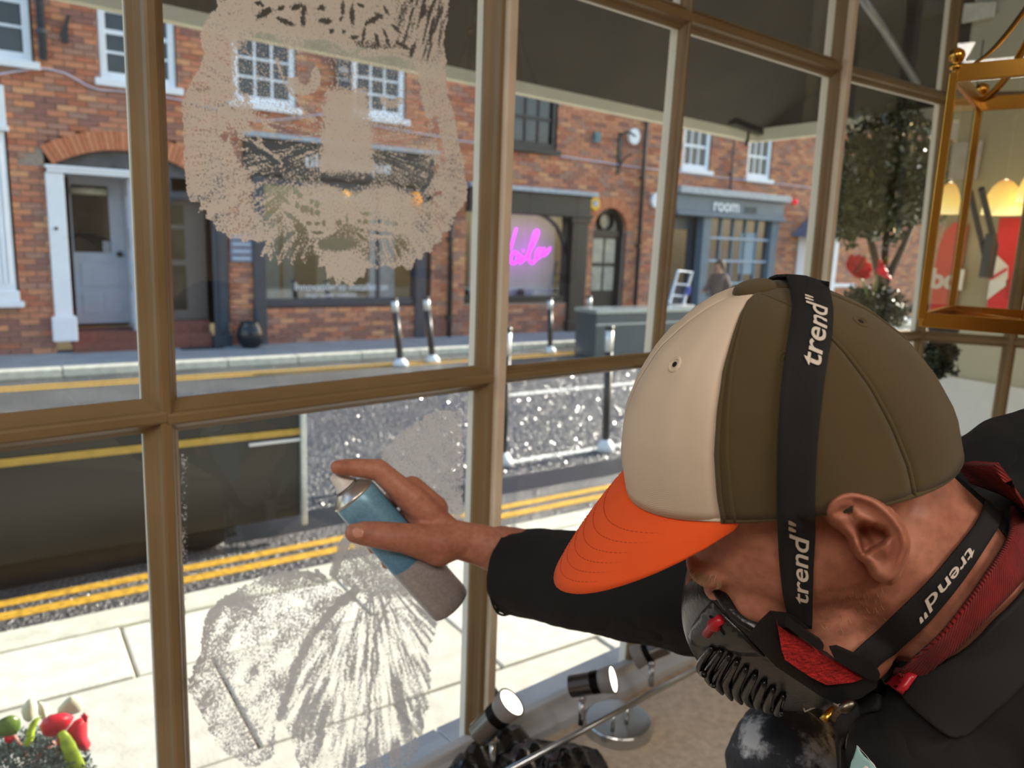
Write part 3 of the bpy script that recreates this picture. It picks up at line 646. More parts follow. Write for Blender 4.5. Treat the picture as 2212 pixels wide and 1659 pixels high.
for i in range(len(NODE)):
    a, b_ = NODE[max(i - 1, 0)], NODE[min(i + 1, len(NODE) - 1)]; n = inward(a, b_); ac = (b_ - a).normalized()
    p, q = upright_pt(i, ZS - .03), upright_pt(i, Z3 + .4)
    moulded('mullion', p, q, n, ac, WID[i], win, depth=DEP[i])
    if i in (2, 4):                       # posts where the facets of the bow meet
        b = MB(); b.prism([(-.008, .0), (-.008, .04), (.011, .04), (.011, .0)], p + ac * .01, ac, n, q - p); b.build('corner_post', mat('worn_cream_paint', 'DCCDBA', .5, var=.1, scale=9, bump=.4, bscale=30), win, bevel=.003)
for i in range(len(NODE) - 1):
    for z, w in ((Z1, .044 if i < 2 else .032), (Z2, .046 if i < 4 else .036)):
        if i == 0 and z == Z1: z += .003
        a, b_ = upright_pt(i, z), upright_pt(i + 1, z); n = inward(a, b_)
        d = (b_ - a).normalized()
        moulded('transom', a, b_, n, V(0, 0, 1), w, win, depth=.03 if i < 2 else .024)
    a, b_ = upright_pt(i, ZS), upright_pt(i + 1, ZS); n = inward(a, b_); d = b_ - a
    b = MB(); b.prism([(.0, -.05), (.0, .012), (.022, .012), (.028, -.004), (.06, -.012), (.06, -.05)], a, n, V(0, 0, 1), d); b.build('bottom_rail', mat('blue_white_rail', 'C6CBD4', .4, var=.06, scale=8), win, bevel=.003)
    for z0, z1 in ((ZS, Z1), (Z1, Z2), (Z2, Z3 + .1)):
        q = [upright_pt(i, z0), upright_pt(i + 1, z0), upright_pt(i + 1, z1), upright_pt(i, z1)]
        b = MB(); off = n * -.004; b.add([p - off * 0 for p in q], [(0, 1, 2, 3)]); b.build('pane', clear, win)
# the ledge inside the window
felt = mat('beige_felt', 'DCCBB8', .95, var=.16, scale=60, bump=.7, bscale=220, sheen=.3)
inner = [upright_pt(i, 0) for i in range(len(NODE))]
poly = [(p.x + inward(NODE[max(i - 1, 0)], NODE[min(i + 1, 7)]).x * .03, p.y + inward(NODE[max(i - 1, 0)], NODE[min(i + 1, 7)]).y * .03) for i, p in enumerate(inner)]
poly = poly + [(2.0, 1.15), (1.2, .62), (.25, .5), (-.3, .18), (-.95, -.05)]
LZ = .622
b = MB(); b.prism(poly, (0, 0, 0), (1, 0, 0), (0, 1, 0), (0, 0, .0)); b.v = []; b.f = []; b.c = []; b.m = []
b.prism(poly, (0, 0, .1), (1, 0, 0), (0, 1, 0), (0, 0, LZ - .1)); lg = struct(b.build('window_ledge', felt))
# room shell
wallm = mat('warm_white_wall', 'C8BBA6', .9, var=.04, scale=3)
outm = mat('shop_front_stucco', '6E6A66', .8)
b = MB(); b.box(-3.2, -4.2, -.05, 3.4, 1.2, 0); struct(b.build('floor', mat('oak_floor', '7A6048', .5, var=.2, scale=4, stretch=(1, 12, 1))))
b = MB(); b.prism([(-3.2, -4.2), (3.4, -4.2), (3.4, 1.0), (2.0, 2.05)] + [(p.x, p.y) for p in NODE[-2::-1]] + [(-3.2, -1.6)], (0, 0, 2.85), (1, 0, 0), (0, 1, 0), (0, 0, .05)); struct(b.build('ceiling', wallm))
b = MB(); b.box(-3.2, -4.25, 0, 3.4, -4.2, 2.9); struct(b.build('wall_back', wallm))
b = MB(); b.box(-3.25, -4.2, 0, -3.2, -1.6, 2.9); struct(b.build('wall_left', wallm))
b = MB(); b.box(3.4, -4.2, 0, 3.45, 1.0, 2.9); struct(b.build('wall_right', wallm))
b = MB(); b2 = MB()
for i in range(len(NODE) - 1):
    a, c = NODE[i], NODE[i + 1]; n = inward(a, c); b.prism([(0, 0), (0, -.12), ((c - a).length, -.12), ((c - a).length, 0)], a + V(0, 0, 2.68), (c - a).normalized(), n, V(0, 0, .2))
    b2.prism([(0, 0), (0, -.12), ((c - a).length, -.12), ((c - a).length, 0)], a + V(0, 0, -.02), (c - a).normalized(), n, V(0, 0, ZS - .03))
struct(b.build('wall_front', outm)); struct(b2.build('wall_underwindow', mat('pale_blue_masonry_paint', 'D3DBE8', .6, var=.04)))
b = MB(); b.obox((-2.05, -.62, 1.45), V(1.2, 1.02, 0), V(.04, -.05, 0), V(0, 0, 1.45)); struct(b.build('wall_corner', wallm))
b = MB(); b.box(2.0, 1.0, 0, 3.45, 1.06, 2.9); b.box(1.96, 1.0, 0, 2.02, 2.15, 2.9); struct(b.build('wall_side', wallm))
for x in (-.6, 1.3):  # out-of-view housings for the added fill lamps
    t = thing('fill_lamp_fixture', 'flat ceiling housing for an added fill lamp, ' + ('left' if x < 0 else 'right') + ' one', 'lamp', T(x, -1.2 if x < 0 else -.9, 2.79))
    b = MB(); b.box(-.66, -.36, .0, .66, .36, .06); b.build('housing', white, t)
# ---- entrance lobby seen past the end of the bow
lobm = mat('grey_beige_render', 'A9A793', .85, var=.07, scale=2.5)
lobw = mat('white_lobby_panel', 'C9CBCB', .7, var=.04, scale=2)
LS = 3.42
LE = hit(2052, 420, sT * LS, sT).dot(sN)
b = MB(); b.box(LS, .2, 1.08, LS + .25, LE, 3.3); b.box(LS, .2, 0, LS + .25, LE, .3); lw = struct(b.build('wall_lobby', lobm, M=FM))
b = MB(); b.box(LS - .012, .2, .28, LS, LE, 1.1); b.build('dado_panel', lobw, lw)
b = MB(); b.box(LS - .05, .55, 2.62, LS, 1.4, 2.86); b.box(LS - .07, .5, 2.86, LS, 1.45, 2.9); b.build('cornice', mat('pale_cornice', 'C2C2B2', .7), lw)
# ================================================================== snow-spray drawings on the inside of the glass
def vnoise(x, y, seed=0):
    r = np.random.default_rng(seed).random((257, 257)); xi, yi = np.floor(x).astype(int), np.floor(y).astype(int); fx, fy = x - xi, y - yi
    fx, fy = fx * fx * (3 - 2 * fx), fy * fy * (3 - 2 * fy); g = lambda a, b: r[a % 256, b % 256]
    return (g(xi, yi) * (1 - fx) + g(xi + 1, yi) * fx) * (1 - fy) + (g(xi, yi + 1) * (1 - fx) + g(xi + 1, yi + 1) * fx) * fy
def polymask(poly, X, Y):
    c = np.zeros(X.shape, bool); n = len(poly)
    for i in range(n):
        (ax, ay), (bx, by) = poly[i - 1], poly[i]
        c ^= ((ay > Y) != (by > Y)) & (X < (bx - ax) * (Y - ay) / (by - ay + 1e-9) + ax)
    return c
def segd(path, X, Y):
    d = np.full(X.shape, 1e9)
    for (ax, ay), (bx, by) in zip(path, path[1:]):
        dx, dy = bx - ax, by - ay; t = np.clip(((X - ax) * dx + (Y - ay) * dy) / (dx * dx + dy * dy + 1e-9), 0, 1)
        d = np.minimum(d, np.hypot(X - ax - t * dx, Y - ay - t * dy))
    return d
def blob(cx, cy, a, b, X, Y, ang=0, soft=.35):
    c, s = math.cos(ang), math.sin(ang); x, y = X - cx, Y - cy; r = np.hypot((x * c + y * s) / a, (-x * s + y * c) / b)
    return np.clip((1 + soft - r) / (2 * soft), 0, 1)
def snow_mat(name='snow_spray', dcol=(.90, .82, .76, 1), tcol=(.86, .74, .66, 1)):
    k = NT(name); tr = k.n('ShaderNodeBsdfTransparent'); df = k.n('ShaderNodeBsdfDiffuse'); tl = k.n('ShaderNodeBsdfTranslucent')
    df.inputs[0].default_value = dcol; tl.inputs[0].default_value = tcol
    m1 = k.n('ShaderNodeMixShader', i_0=.42); k.l(df.outputs[0], m1.inputs[1]); k.l(tl.outputs[0], m1.inputs[2])
    a = k.n('ShaderNodeAttribute', attribute_name='col'); tc = k.n('ShaderNodeTexCoord')
    n1 = k.n('ShaderNodeTexNoise', i_Scale=330, i_Detail=3); k.l(tc.outputs['Object'], n1.inputs['Vector'])
    sb = k.n('ShaderNodeMath', operation='MULTIPLY_ADD'); sb.inputs[1].default_value = -2.3; sb.inputs[2].default_value = 1.15; k.l(n1.outputs['Fac'], sb.inputs[0])
    ad = k.n('ShaderNodeMath', operation='ADD'); k.l(sb.outputs[0], ad.inputs[0]); k.l(a.outputs['Fac'], ad.inputs[1])
    al = k.ramp(ad.outputs[0], [(.2, (0, 0, 0)), (.75, (1, 1, 1))])
    cl = k.n('ShaderNodeMath', operation='MULTIPLY'); k.l(al, cl.inputs[0]); k.l(k.ramp(a.outputs['Fac'], [(.02, (0, 0, 0)), (.1, (.96, .96, .96))]), cl.inputs[1])
    mx = k.n('ShaderNodeMixShader'); k.l(cl.outputs[0], mx.inputs[0]); k.l(tr.outputs[0], mx.inputs[1]); k.l(m1.outputs[0], mx.inputs[2]); k.l(mx.outputs[0], k.out.inputs[0]); return k.m
snow = snow_mat()
def spray(name, label, X, Y, D, snow=snow):
    """the sprayed layer as a sheet on the pane, only where there is paint"""
    a_, b_ = upright_pt(1, 1.2), upright_pt(2, 1.2); nn = inward(a_, b_); P0 = a_ + nn * .003
    # sight point -> point on the pane
    h, w = X.shape; idx = -np.ones((h, w), int); b = MB(); pts = []
    dirs = (np.array(cR)[None, None] * ((X - W0 / 2) / FPX)[..., None] + np.array(cU)[None, None] * ((H0 / 2 - Y) / FPX)[..., None] + np.array(cF)[None, None])
    N3 = np.array(nn); kk = ((np.array(P0) - np.array(CAM)) @ N3) / (dirs @ N3); Q = np.array(CAM) + dirs * kk[..., None]
    vs_, fs, cs_ = [], [], []
    keep = (D[:-1, :-1] + D[1:, :-1] + D[:-1, 1:] + D[1:, 1:]) > .05
    use = np.zeros((h, w), bool); use[:-1, :-1] |= keep; use[1:, :-1] |= keep; use[:-1, 1:] |= keep; use[1:, 1:] |= keep
    idx[use] = np.arange(use.sum()); vs_ = Q[use]; yy, xx = np.nonzero(keep)
    fs = np.stack([idx[yy, xx], idx[yy, xx + 1], idx[yy + 1, xx + 1], idx[yy + 1, xx]], 1)
    me = bpy.data.meshes.new(name); me.from_pydata(vs_.tolist(), [], fs.tolist()); me.materials.append(snow)
    ca_ = me.color_attributes.new('col', 'FLOAT_COLOR', 'POINT'); v = D[use]; ca_.data.foreach_set('color', np.stack([v, v, v, np.ones_like(v)], 1).ravel())
    o = bpy.data.objects.new(name, me); COL.objects.link(o); return tag(o, label, 'drawing')
# ---- the big cat's face
X, Y = np.meshgrid(np.arange(388, 1013, 2.4), np.arange(-14, 622, 2.4)); cxp, cyp = (X - 350) * 2.592, Y * 2.592     # face is laid out in a 1944-wide plan
outl = [(300, -40), (310, 45), (275, 75), (240, 130), (215, 190), (215, 250), (240, 300), (215, 370), (180, 430), (150, 480), (125, 540), (105, 600), (110, 640), (125, 700), (115, 760), (125, 830), (120, 900), (130, 980), (135, 1050), (160, 1130), (212, 1128), (205, 1190), (252, 1172), (245, 1225), (290, 1240), (300, 1290), (350, 1305), (380, 1340), (440, 1330), (450, 1358), (500, 1340), (545, 1362), (590, 1340), (545, 1445), (592, 1415), (600, 1462), (642, 1432), (652, 1482), (700, 1436), (722, 1490), (770, 1440), (800, 1480), (850, 1420), (885, 1440), (878, 1500), (915, 1490), (925, 1562), (962, 1545), (978, 1612), (1010, 1570), (1060, 1615), (1090, 1555), (1135, 1560), (1140, 1500), (1190, 1500), (1155, 1440), (1200, 1510), (1250, 1478), (1300, 1505), (1340, 1480), (1370, 1515), (1402, 1500), (1420, 1450), (1455, 1455), (1470, 1412), (1512, 1415), (1520, 1370), (1562, 1355), (1570, 1310), (1620, 1285), (1640, 1200), (1700, 1140), (1712, 1050), (1690, 960), (1697, 900), (1668, 830), (1652, 740), (1625, 600), (1600, 540), (1592, 400), (1592, 330), (1575, 230), (1600, 100), (1610, -40)]
x_, y_ = cxp, cyp; ins = polymask(outl, x_ + 9 * (vnoise(y_ / 14, x_ / 40, 3) - .5), y_ + 10 * (vnoise(x_ / 12, y_ / 40, 4) - .5))
ang = np.arctan2(y_ - 780, x_ - 1035); rad = np.hypot(x_ - 1035, (y_ - 780) * .95)
fur = vnoise(ang * 42 + 300, rad / 95, 5) * .6 + vnoise(ang * 95 + 700, rad / 55, 6) * .4
edge_ = np.clip((np.hypot((x_ - 1000) * 1.06, (y_ - 760) * .9) - 490) / 110, 0, 1)
D = .30 + .50 * edge_ + (fur - .5) * (.75 + .1 * (1 - edge_))
def dense(m_, v): 
    global D; D = D * (1 - m_) + v * m_
low = lambda a: .05 + .25 * fur * a
# open glass round the eyes, streaked cheeks
dense(blob(575, 400, 175, 225, x_, y_, soft=.18), low(1.3)); dense(blob(860, 400, 90, 190, x_, y_, soft=.2), low(.6)); dense(blob(1240, 480, 185, 190, x_, y_, soft=.18), low(1.2)); dense(blob(1395, 560, 70, 170, x_, y_, -.3, .2), low(.8))
dense(blob(700, 800, 230, 150, x_, y_, .25, .2), np.clip((fur - .38) * 1.9, 0, .9)); dense(blob(1290, 850, 130, 130, x_, y_, -.3, .2), np.clip((fur - .3) * 1.7, 0, .9))
dense(blob(420, 820, 26, 130, x_, y_, -.35, .3), .25); dense(blob(520, 960, 40, 190, x_, y_, -.45, .3), np.clip((fur - .35) * 1.8, 0, .9)); dense(blob(600, 1180, 150, 60, x_, y_, .8, .3), np.clip((fur - .3) * 1.9, 0, .95))
dense(blob(1545, 760, 14, 150, x_, y_, -.2, .4), .1); dense(blob(1490, 1010, 16, 110, x_, y_, .55, .4), .12); dense(blob(1440, 1130, 60, 24, x_, y_, -.5, .5), .2)
dense(blob(740, 1400, 130, 100, x_, y_, .2, .25), np.clip((fur - .25) * 1.6, 0, .85)); dense(blob(980, 1365, 110, 40, x_, y_, 0, .2), .05); dense(blob(1240, 1400, 120, 90, x_, y_, -.5, .3), np.clip((fur - .3) * 1.6, 0, .8))
# bands of paint round the eyes
for path, w in (([(470, 540), (500, 650), (560, 700), (620, 735)], 22), ([(440, 640), (480, 720), (560, 830), (660, 920)], 24), ([(640, 330), (690, 470), (760, 560)], 13), ([(1440, 320), (1470, 430), (1480, 560), (1500, 640)], 30), ([(660, 140), (800, 110), (960, 190), (1050, 260)], 40), ([(1120, 300), (1300, 290), (1420, 330)], 26)):
    d_ = segd(path, x_, y_); dense(np.clip((w - d_) / 10, 0, 1), .82)
a1 = np.arctan2(y_ - 440, x_ - 795); r1 = np.hypot(x_ - 795, y_ - 440); dense(np.clip((92 - np.abs(r1 - 62) * 2.6) / 20, 0, 1) * (np.sin(a1 + .35) > -.45), .9); dense(blob(800, 420, 32, 52, x_, y_, soft=.2), .06)
a1 = np.arctan2(y_ - 540, x_ - 1285); r1 = np.hypot(x_ - 1285, y_ - 540); dense(np.clip((70 - np.abs(r1 - 46) * 2.6) / 20, 0, 1) * (np.sin(a1) > .1), .75)
# bridge of the nose, muzzle, forehead, chin
dense(np.clip((1.12 - np.abs(x_ - 1035 + 14 * (vnoise(y_ / 30, x_ / 200, 14) - .5)) / (122 + (y_ - 480) * .07)) / .32, 0, 1) * np.clip((y_ - 470) / 60, 0, 1) * np.clip((985 - y_) / 40, 0, 1), .98)
dense(blob(870, 1180, 205, 150, x_, y_, .1, .1), .88); dense(blob(1230, 1190, 200, 150, x_, y_, -.1, .1), .84)
dense(np.clip((250 - y_) / 40, 0, 1) * np.clip((x_ - 360) / 60, 0, 1) * np.clip((1340 - x_) / 60, 0, 1) * (y_ < 120 + .14 * (x_ - 560) + 60), .96)
dense(blob(1040, 1490, 130, 75, x_, y_, soft=.3), .93)
dense(blob(1460, 130, 130, 220, x_, y_, .1, .25), np.clip((vnoise(x_ / 13 + y_ / 50, y_ / 70, 9) - .28) * 2.2, 0, .9))
# dark nose and mouth line
for path, w, v in (([(905, 985), (950, 1020), (1000, 1005), (1040, 1050), (1090, 1015), (1130, 1020), (1165, 1000)], 22, .05), ([(930, 1335), (985, 1300), (1035, 1255), (1085, 1300), (1160, 1360)], 10, .15), ([(1035, 1200), (1035, 1260)], 9, .2), ([(1290, 1000), (1335, 1090), (1350, 1150)], 5, .2)):
    dense(np.clip((w - segd(path, x_, y_)) / 7, 0, 1), v)
dense(blob(1040, 1290, 60, 34, x_, y_, soft=.4), .3); dense(blob(775, 1280, 26, 50, x_, y_, -.7, .3), .1)
for s in ((545, 20, 28, 13, .4), (580, 70, 45, 22, -.5), (665, 45, 24, 14, -.4), (752, 38, 34, 16, -.4), (795, 62, 14, 40, .2), (790, 120, 17, 30, 0), (895, 45, 22, 18, 0), (915, 118, 38, 18, .1), (950, 175, 13, 16, 0), (1000, 108, 9, 13, 0), (1012, 45, 12, 46, 0), (1065, 85, 15, 62, -.05), (1018, 178, 9, 12, 0), (1075, 208, 26, 12, 0), (1112, 30, 22, 9, .5), (1130, 190, 10, 46, .15), (1145, 130, 10, 16, .4), (1185, 110, 36, 18, -.6), (1215, 85, 26, 14, .7), (1205, 220, 10, 38, -.3), (1255, 60, 9, 30, -.5), (1250, 190, 9, 32, -.4), (1262, 232, 9, 26, -.2), (1310, 160, 34, 9, .8), (1350, 255, 46, 10, .5), (690, 120, 60, 14, .35), (545, 90, 20, 12, .3)):
    dense(blob(*s[:4], x_, y_, s[4], .4), .04)
for s in ((510, 762, 13, 22, -.4), (522, 840, 24, 15, .8), (545, 690, 10, 26, -.5), (600, 785, 46, 11, .5), (575, 860, 42, 10, .5), (625, 900, 34, 11, .5), (655, 985, 24, 11, .7), (640, 750, 60, 9, .35), (1390, 882, 18, 14, 0), (750, 1072, 13, 13, 0), (772, 1095, 13, 12, 0), (868, 1140, 11, 18, .2), (800, 1170, 19, 16, 0), (757, 1152, 10, 14, 0), (870, 1190, 11, 14, -.5), (838, 1130, 9, 10, 0), (838, 1185, 8, 17, 0), (822, 1250, 11, 9, 0), (868, 1252, 11, 9, 0), (905, 1250, 7, 14, 0), (990, 1245, 12, 12, 0), (870, 1303, 22, 7, 0), (1105, 1238, 9, 8, 0), (1140, 1240, 9, 9, 0), (1180, 1240, 13, 8, 0), (1220, 1240, 9, 9, 0), (1260, 1245, 13, 10, 0), (1300, 1250, 15, 10, 0), (1150, 1195, 20, 8, 0), (1225, 1305, 60, 7, .05), (1120, 1290, 8, 6, 0), (1160, 1292, 8, 6, 0), (1510, 915, 10, 16, .3), (1540, 1085, 22, 7, -.4), (1500, 1110, 14, 6, -.3), (350, 765, 14, 20, 0), (680, 1110, 40, 7, .8), (720, 1210, 34, 10, .6)):
    dense(blob(s[0], s[1], s[2] * 1.3, s[3] * 1.3, x_, y_, s[4], .35), .0)
D = np.clip(D, 0, 1) * ins
for i in range(260):                                  # stray specks
    a, r = rng.uniform(-3, 3), rng.uniform(600, 760)
D *= np.clip(.86 + .3 * vnoise(x_ / 60, y_ / 60, 11), 0, 1)
spray('cat_drawing', 'big cat face in beige snow spray filling the upper pane', X, Y, D)
# ---- the unfinished drawing in the pane below
X, Y = np.meshgrid(np.arange(392, 1004, 2.6), np.arange(886, 1670, 2.6)); D = np.zeros(X.shape)
wx, wy = X + 10 * (vnoise(Y / 9, X / 30, 21) - .5), Y + 10 * (vnoise(X / 9, Y / 30, 22) - .5)
ang = np.arctan2(Y - 1215, X - 800); rad = np.hypot(X - 800, Y - 1215)
st = vnoise(ang * 26 + 200, rad / 70, 23) * .55 + vnoise(ang * 60 + 400, rad / 40, 24) * .45; grain = vnoise(X / 5, Y / 5, 25)
head_ = polymask([(832, 968), (868, 930), (905, 905), (950, 886), (999, 886), (999, 1110), (975, 1190), (960, 1260), (880, 1290), (800, 1290), (745, 1262), (712, 1240), (735, 1170), (772, 1100), (800, 1050), (812, 1010)], wx, wy)
swirl = vnoise((X - Y * .6) / 16, (X * .4 + Y) / 60, 26)
D = np.where(head_, np.clip(.72 + .5 * (swirl - .5) + .2 * (grain - .5), 0, 1), D)
dk = segd([(722, 1240), (732, 1205), (748, 1170)], X, Y); D = np.maximum(D, np.clip((13 - dk) / 6, 0, 1))
lobe = polymask([(440, 1345), (470, 1300), (530, 1262), (585, 1240), (640, 1228), (690, 1234), (725, 1262), (752, 1300), (715, 1380), (640, 1460), (600, 1540), (590, 1640), (540, 1662), (480, 1620), (440, 1560), (405, 1480), (428, 1420)], wx, wy)
e1 = segd([(405, 1480), (428, 1420), (440, 1345), (470, 1300), (530, 1262), (585, 1240), (640, 1228), (700, 1236)], X, Y)
D = np.where(lobe, np.maximum(D, np.clip(.36 + .7 * np.exp(-e1 / 34) + .9 * (vnoise((X * .5 + Y * .25) / 12, (Y - X * .3) / 46, 27) - .5) + .5 * (grain - .5), 0, .95)), D)
fan = polymask([(770, 1250), (690, 1350), (640, 1420), (606, 1530), (650, 1660), (870, 1660), (905, 1620), (930, 1500), (925, 1400), (955, 1330), (960, 1250)], wx, wy)
D = np.where(fan, np.maximum(D, np.clip((st - .28) * 2.2 + .25 * (grain - .5), 0, .92)), D)
for path, w in (([(770, 1272), (715, 1320), (668, 1375), (640, 1440), (618, 1500), (608, 1545)], 13), ([(690, 1490), (665, 1540), (655, 1600)], 9), ([(800, 1280), (760, 1370), (745, 1470)], 6), ([(840, 1290), (810, 1380), (800, 1500), (790, 1620)], 7)):
    D = np.maximum(D, np.clip((w - segd(path, wx, wy)) / 6, 0, .98))
sm_ = np.clip(1 - np.abs(Y - (935 - .14 * (X - 392)) + 20) / 14, 0, 1) * (X > 415) * (X < 560) * vnoise(X / 6, Y / 9, 31); D = np.maximum(D, sm_ * .7)
sm_ = np.clip(1 - (X - 392) / 16, 0, 1) * vnoise(X / 8, Y / 20, 32) * (Y > 980) * (Y < 1330); D = np.maximum(D, sm_ * .8)
spray('snow_drawing', 'unfinished snow spray drawing toned grey as if backlit in the lower pane behind the can', X, Y, D, snow_mat('backlit_snow_spray', (.80, .80, .84, 1), (.66, .66, .71, 1)))  # same spray as the upper drawing; backlit greyness put into its colour
# ================================================================== things in the street
# ---- awning over our own window
canvas = mat('charcoal_canvas', '45413D', .9, var=.12, scale=4, bump=.2, bscale=200)
val = mat('cream_valance', 'E8E4CE', .8, var=.06, scale=6)
aw = thing('awning', 'charcoal canvas awning with a cream front edge over the shop window', 'awning', FM)
fa, fb = [onst(u, v, 3.06) for u, v in ((340, 8), (1640, 289))]
zf = (fa.z + fb.z) / 2; S_A, S_B = fa.x - 2.0, fb.x
zw, nw = 3.25, 1.2
def awz(n): return zf + .03 + (zw - zf) * (3.06 - n) / (3.06 - nw)
def azf(s): return fa.z + (fb.z - fa.z) * (s - fa.x) / (fb.x - fa.x)
P = [V(S_A, 3.06, azf(S_A)), V(S_B, 3.06, azf(S_B)), V(S_B, nw, zw), V(S_A, nw, zw)]
b = MB(); b.add([p + V(0, 0, .0) for p in P] + [p + V(0, 0, .012) for p in P], [(0, 1, 2, 3), (7, 6, 5, 4), (0, 4, 5, 1), (1, 5, 6, 2), (2, 6, 7, 3), (3, 7, 4, 0)]); b.build('canopy', canvas, aw)
b = MB(); b.bar(P[0] + V(0, .02, -.01), P[1] + V(0, .02, -.01), .05, .075); b.build('front_bar', val, aw)
Q2 = V(S_B, nw, P[1].z); b = MB(); b.bar(P[1] + V(0, 0, -.01), Q2 + V(0, 0, -.01), .045, .07); b.build('side_bar', val, aw)
b = MB(); b.prism([(3.08, P[1].z), (nw, P[1].z), (nw, zw + .06), (3.08, P[1].z + .05)], (S_B - .004, 0, 0), (0, 1, 0), (0, 0, 1), (.01, 0, 0)); b.build('side_cheek', canvas, aw)
armm = mat('grey_awning_arm', '8C9092', .4, metal=.5)
b = MB(); b.tube([onst(1850, -20, 1.85), onst(1908, 62, 1.9), onst(1982, 182, 1.95)], 0.016, 8); b.build('arm', armm, aw, smooth=True)
b = MB(); b.bar(P[1] + V(-.3, -.05, .03), P[1] + V(.0, -.02, .0), .05, .03); b.tube([P[1] + V(-.1, 0, 0), P[1] + V(-.1, .0, -.08)], .012, 6); b.build('bracket', blackp, aw)
b = MB(); b.tube([onst(2120, 408, 1.45), onst(2150, 530, 1.47), onst(2138, 600, 1.48)], .012, 8); b.tube([onst(2095, 412, 1.5), onst(2128, 555, 1.5)], .011, 8); b.bar(onst(2126, 600, 1.47), onst(2142, 505, 1.47), .03, .03); b.build('folding_arm', pvc, aw)
# ---- posts
def post(u, v, tu, label, r=.05, lid=False):
    p = stz(u, v, -.1); d = (FM @ p - CAM).dot(cF)
    q = onst(tu[0], tu[1], p.y); h = q.z + .1; lean = (q.x - p.x)
    t = thing('bollard', label, 'bollard', FM @ T(p.x, p.y, -.095)); top = V(lean, 0, h)
    b = MB(); b.lathe([(.0, .1), (r * 1.2, .1), (r * 2.1, .05), (r * 2.5, 0)], n=20); b.build('foot', mat('white_post_foot', 'E2E6EA', .4), t, smooth=True)
    b = MB(); b.tube([V(0, 0, .06), top * .8 + V(0, 0, .0)], r, 14); b.build('shaft', mat('black_post', '2A2D30', .35), t, smooth=True)
    b = MB(); b.tube([top * .8, top * .97], r * 1.04, 14); b.build('reflective_band', mat('silver_band', 'D6DADC', .3, metal=.3), t, smooth=True)
    b = MB(); b.tube([top * .965, top], r * 1.12, 14); b.build('cap', mat('black_post', '2A2D30', .35), t, smooth=True)
    return t
G = 'flexible traffic posts along the street'
post(865, 790, (851, 645), 'left one of the two leaning posts on the far kerb below the sprayed face', .045)
post(934, 782, (920, 642), 'right one of the two leaning posts on the far kerb below the sprayed face', .045)
post(1188, 762, (1188, 645), 'post on the far kerb in front of the neon shop', .04)
post(1275, 755, (1273, 640), 'post on the far kerb in front of the arched black door', .038)
post(1307, 975, (1317, 705), 'tall black post with silver top standing in the road, right of the pair', .032)
post(1086, 1005, (1096, 708), 'tall post standing in the road just right of the central mullion', .032)
# ---- dark trailer parked by our kerb
trm = mat('dark_trailer_panel', '34342F', .28, var=.1, scale=3)
p0 = V(-1.6, 4.02, 0); ex = 1.39
ztop = onst(626, 889, 4.1).z
t = thing('trailer', 'low dark trailer with a yellow stripe, parked beside the yellow lines', 'trailer', FM @ T(0, 0, 0))
b = MB(); b.box(-2.2, 4.1, .03, ex, 4.16, ztop); b.build('side_panel', trm, t, bevel=.006)
b = MB(); b.box(-2.2, 4.7, .07, ex, 4.75, ztop - .12); b.build('side_panel', trm, t)
b = MB(); b.box(-2.2, 4.16, .07, ex - .02, 4.7, .12); b.build('floor_panel', trm, t)
b = MB(); b.box(ex - .04, 4.16, .07, ex - .01, 4.7, ztop - .1); b.build('tail_panel', trm, t)
zy = onst(450, 955, 4.08).z
b = MB(); b.box(-2.2, 4.085, zy - .015, ex, 4.1, zy + .02); b.build('stripe', mat('yellow_stripe', 'BFA04A', .4), t)
b = MB(); b.box(ex, 4.07, -.02, ex + .03, 4.12, ztop + .01); b.build('edge_post', mat('silver_edge', 'D2DADC', .3, metal=.4), t, bevel=.004)
b = MB(); b.box(ex - .28, 4.08, zy - .05, ex, 4.1, zy - .035); b.build('reflector', lett, t)
b = MB(); b.box(-2.2, 4.13, -.095, .62, 4.65, .07); b.box(.62, 4.3, -.03, ex - .12, 4.65, .07); b.build('chassis', blackp, t)
rub = mat('tyre_rubber', '1B1D20', .75, var=.3, scale=30)
for s, n in ((.88, 4.2), (.88, 4.65), (-.55, 4.2), (-.55, 4.65)):
    c = V(s, n, .085)
    b = MB(); b.lathe([(.1, -.07), (.165, -.07), (.183, -.04), (.183, .04), (.165, .07), (.1, .07)], c, (0, 1, 0), 28); w = b.build('wheel', rub, t, smooth=True)
    b = MB(); b.lathe([(.02, -.05), (.1, -.065), (.105, 0)], c, (0, 1, 0), 20); b.build('hub', pvc, w, smooth=True)
# ---- grey barrier box and hand truck
t = thing('planter_box', 'dark grey metal planter box with pale rim behind the tall posts', 'planter', FM @ T(8.1, 9.2, -.1))
q0, q1 = onst(1290, 670, 8.9), onst(1495, 665, 8.9)
t.matrix_world = FM @ T(q0.x, 8.9, -.1); w = q1.x - q0.x; h = q1.z + .1
gm = mat('grey_green_metal', '46535A', .3, var=.1, scale=4)
b = MB(); b.box(0, 0, 0, w, .5, h - .06); b.build('body', gm, t, bevel=.01)
b = MB(); b.box(-.02, -.02, h - .06, w + .02, .52, h); b.build('rim', mat('pale_metal_rim', 'A7B4B8', .25, metal=.5), t, bevel=.006)
b = MB(); b.box(-.01, -.015, h * .68, w + .01, 0, h * .72); b.build('trim_strip', mat('pale_metal_rim', 'A7B4B8', .25, metal=.5), t)
alu = mat('aluminium', 'C6CCD6', .35, metal=.7)
t = thing('hand_truck', 'aluminium hand truck leaning in front of the slate blue shop', 'hand truck', FM)
N_ = 9.65; A = [onst(u, v, N_) for u, v in ((1446, 655), (1465, 585), (1494, 588), (1476, 658))]
b = MB(); b.tube([A[0], A[1], A[2], A[3]], .028, 8); b.build('frame', alu, t)
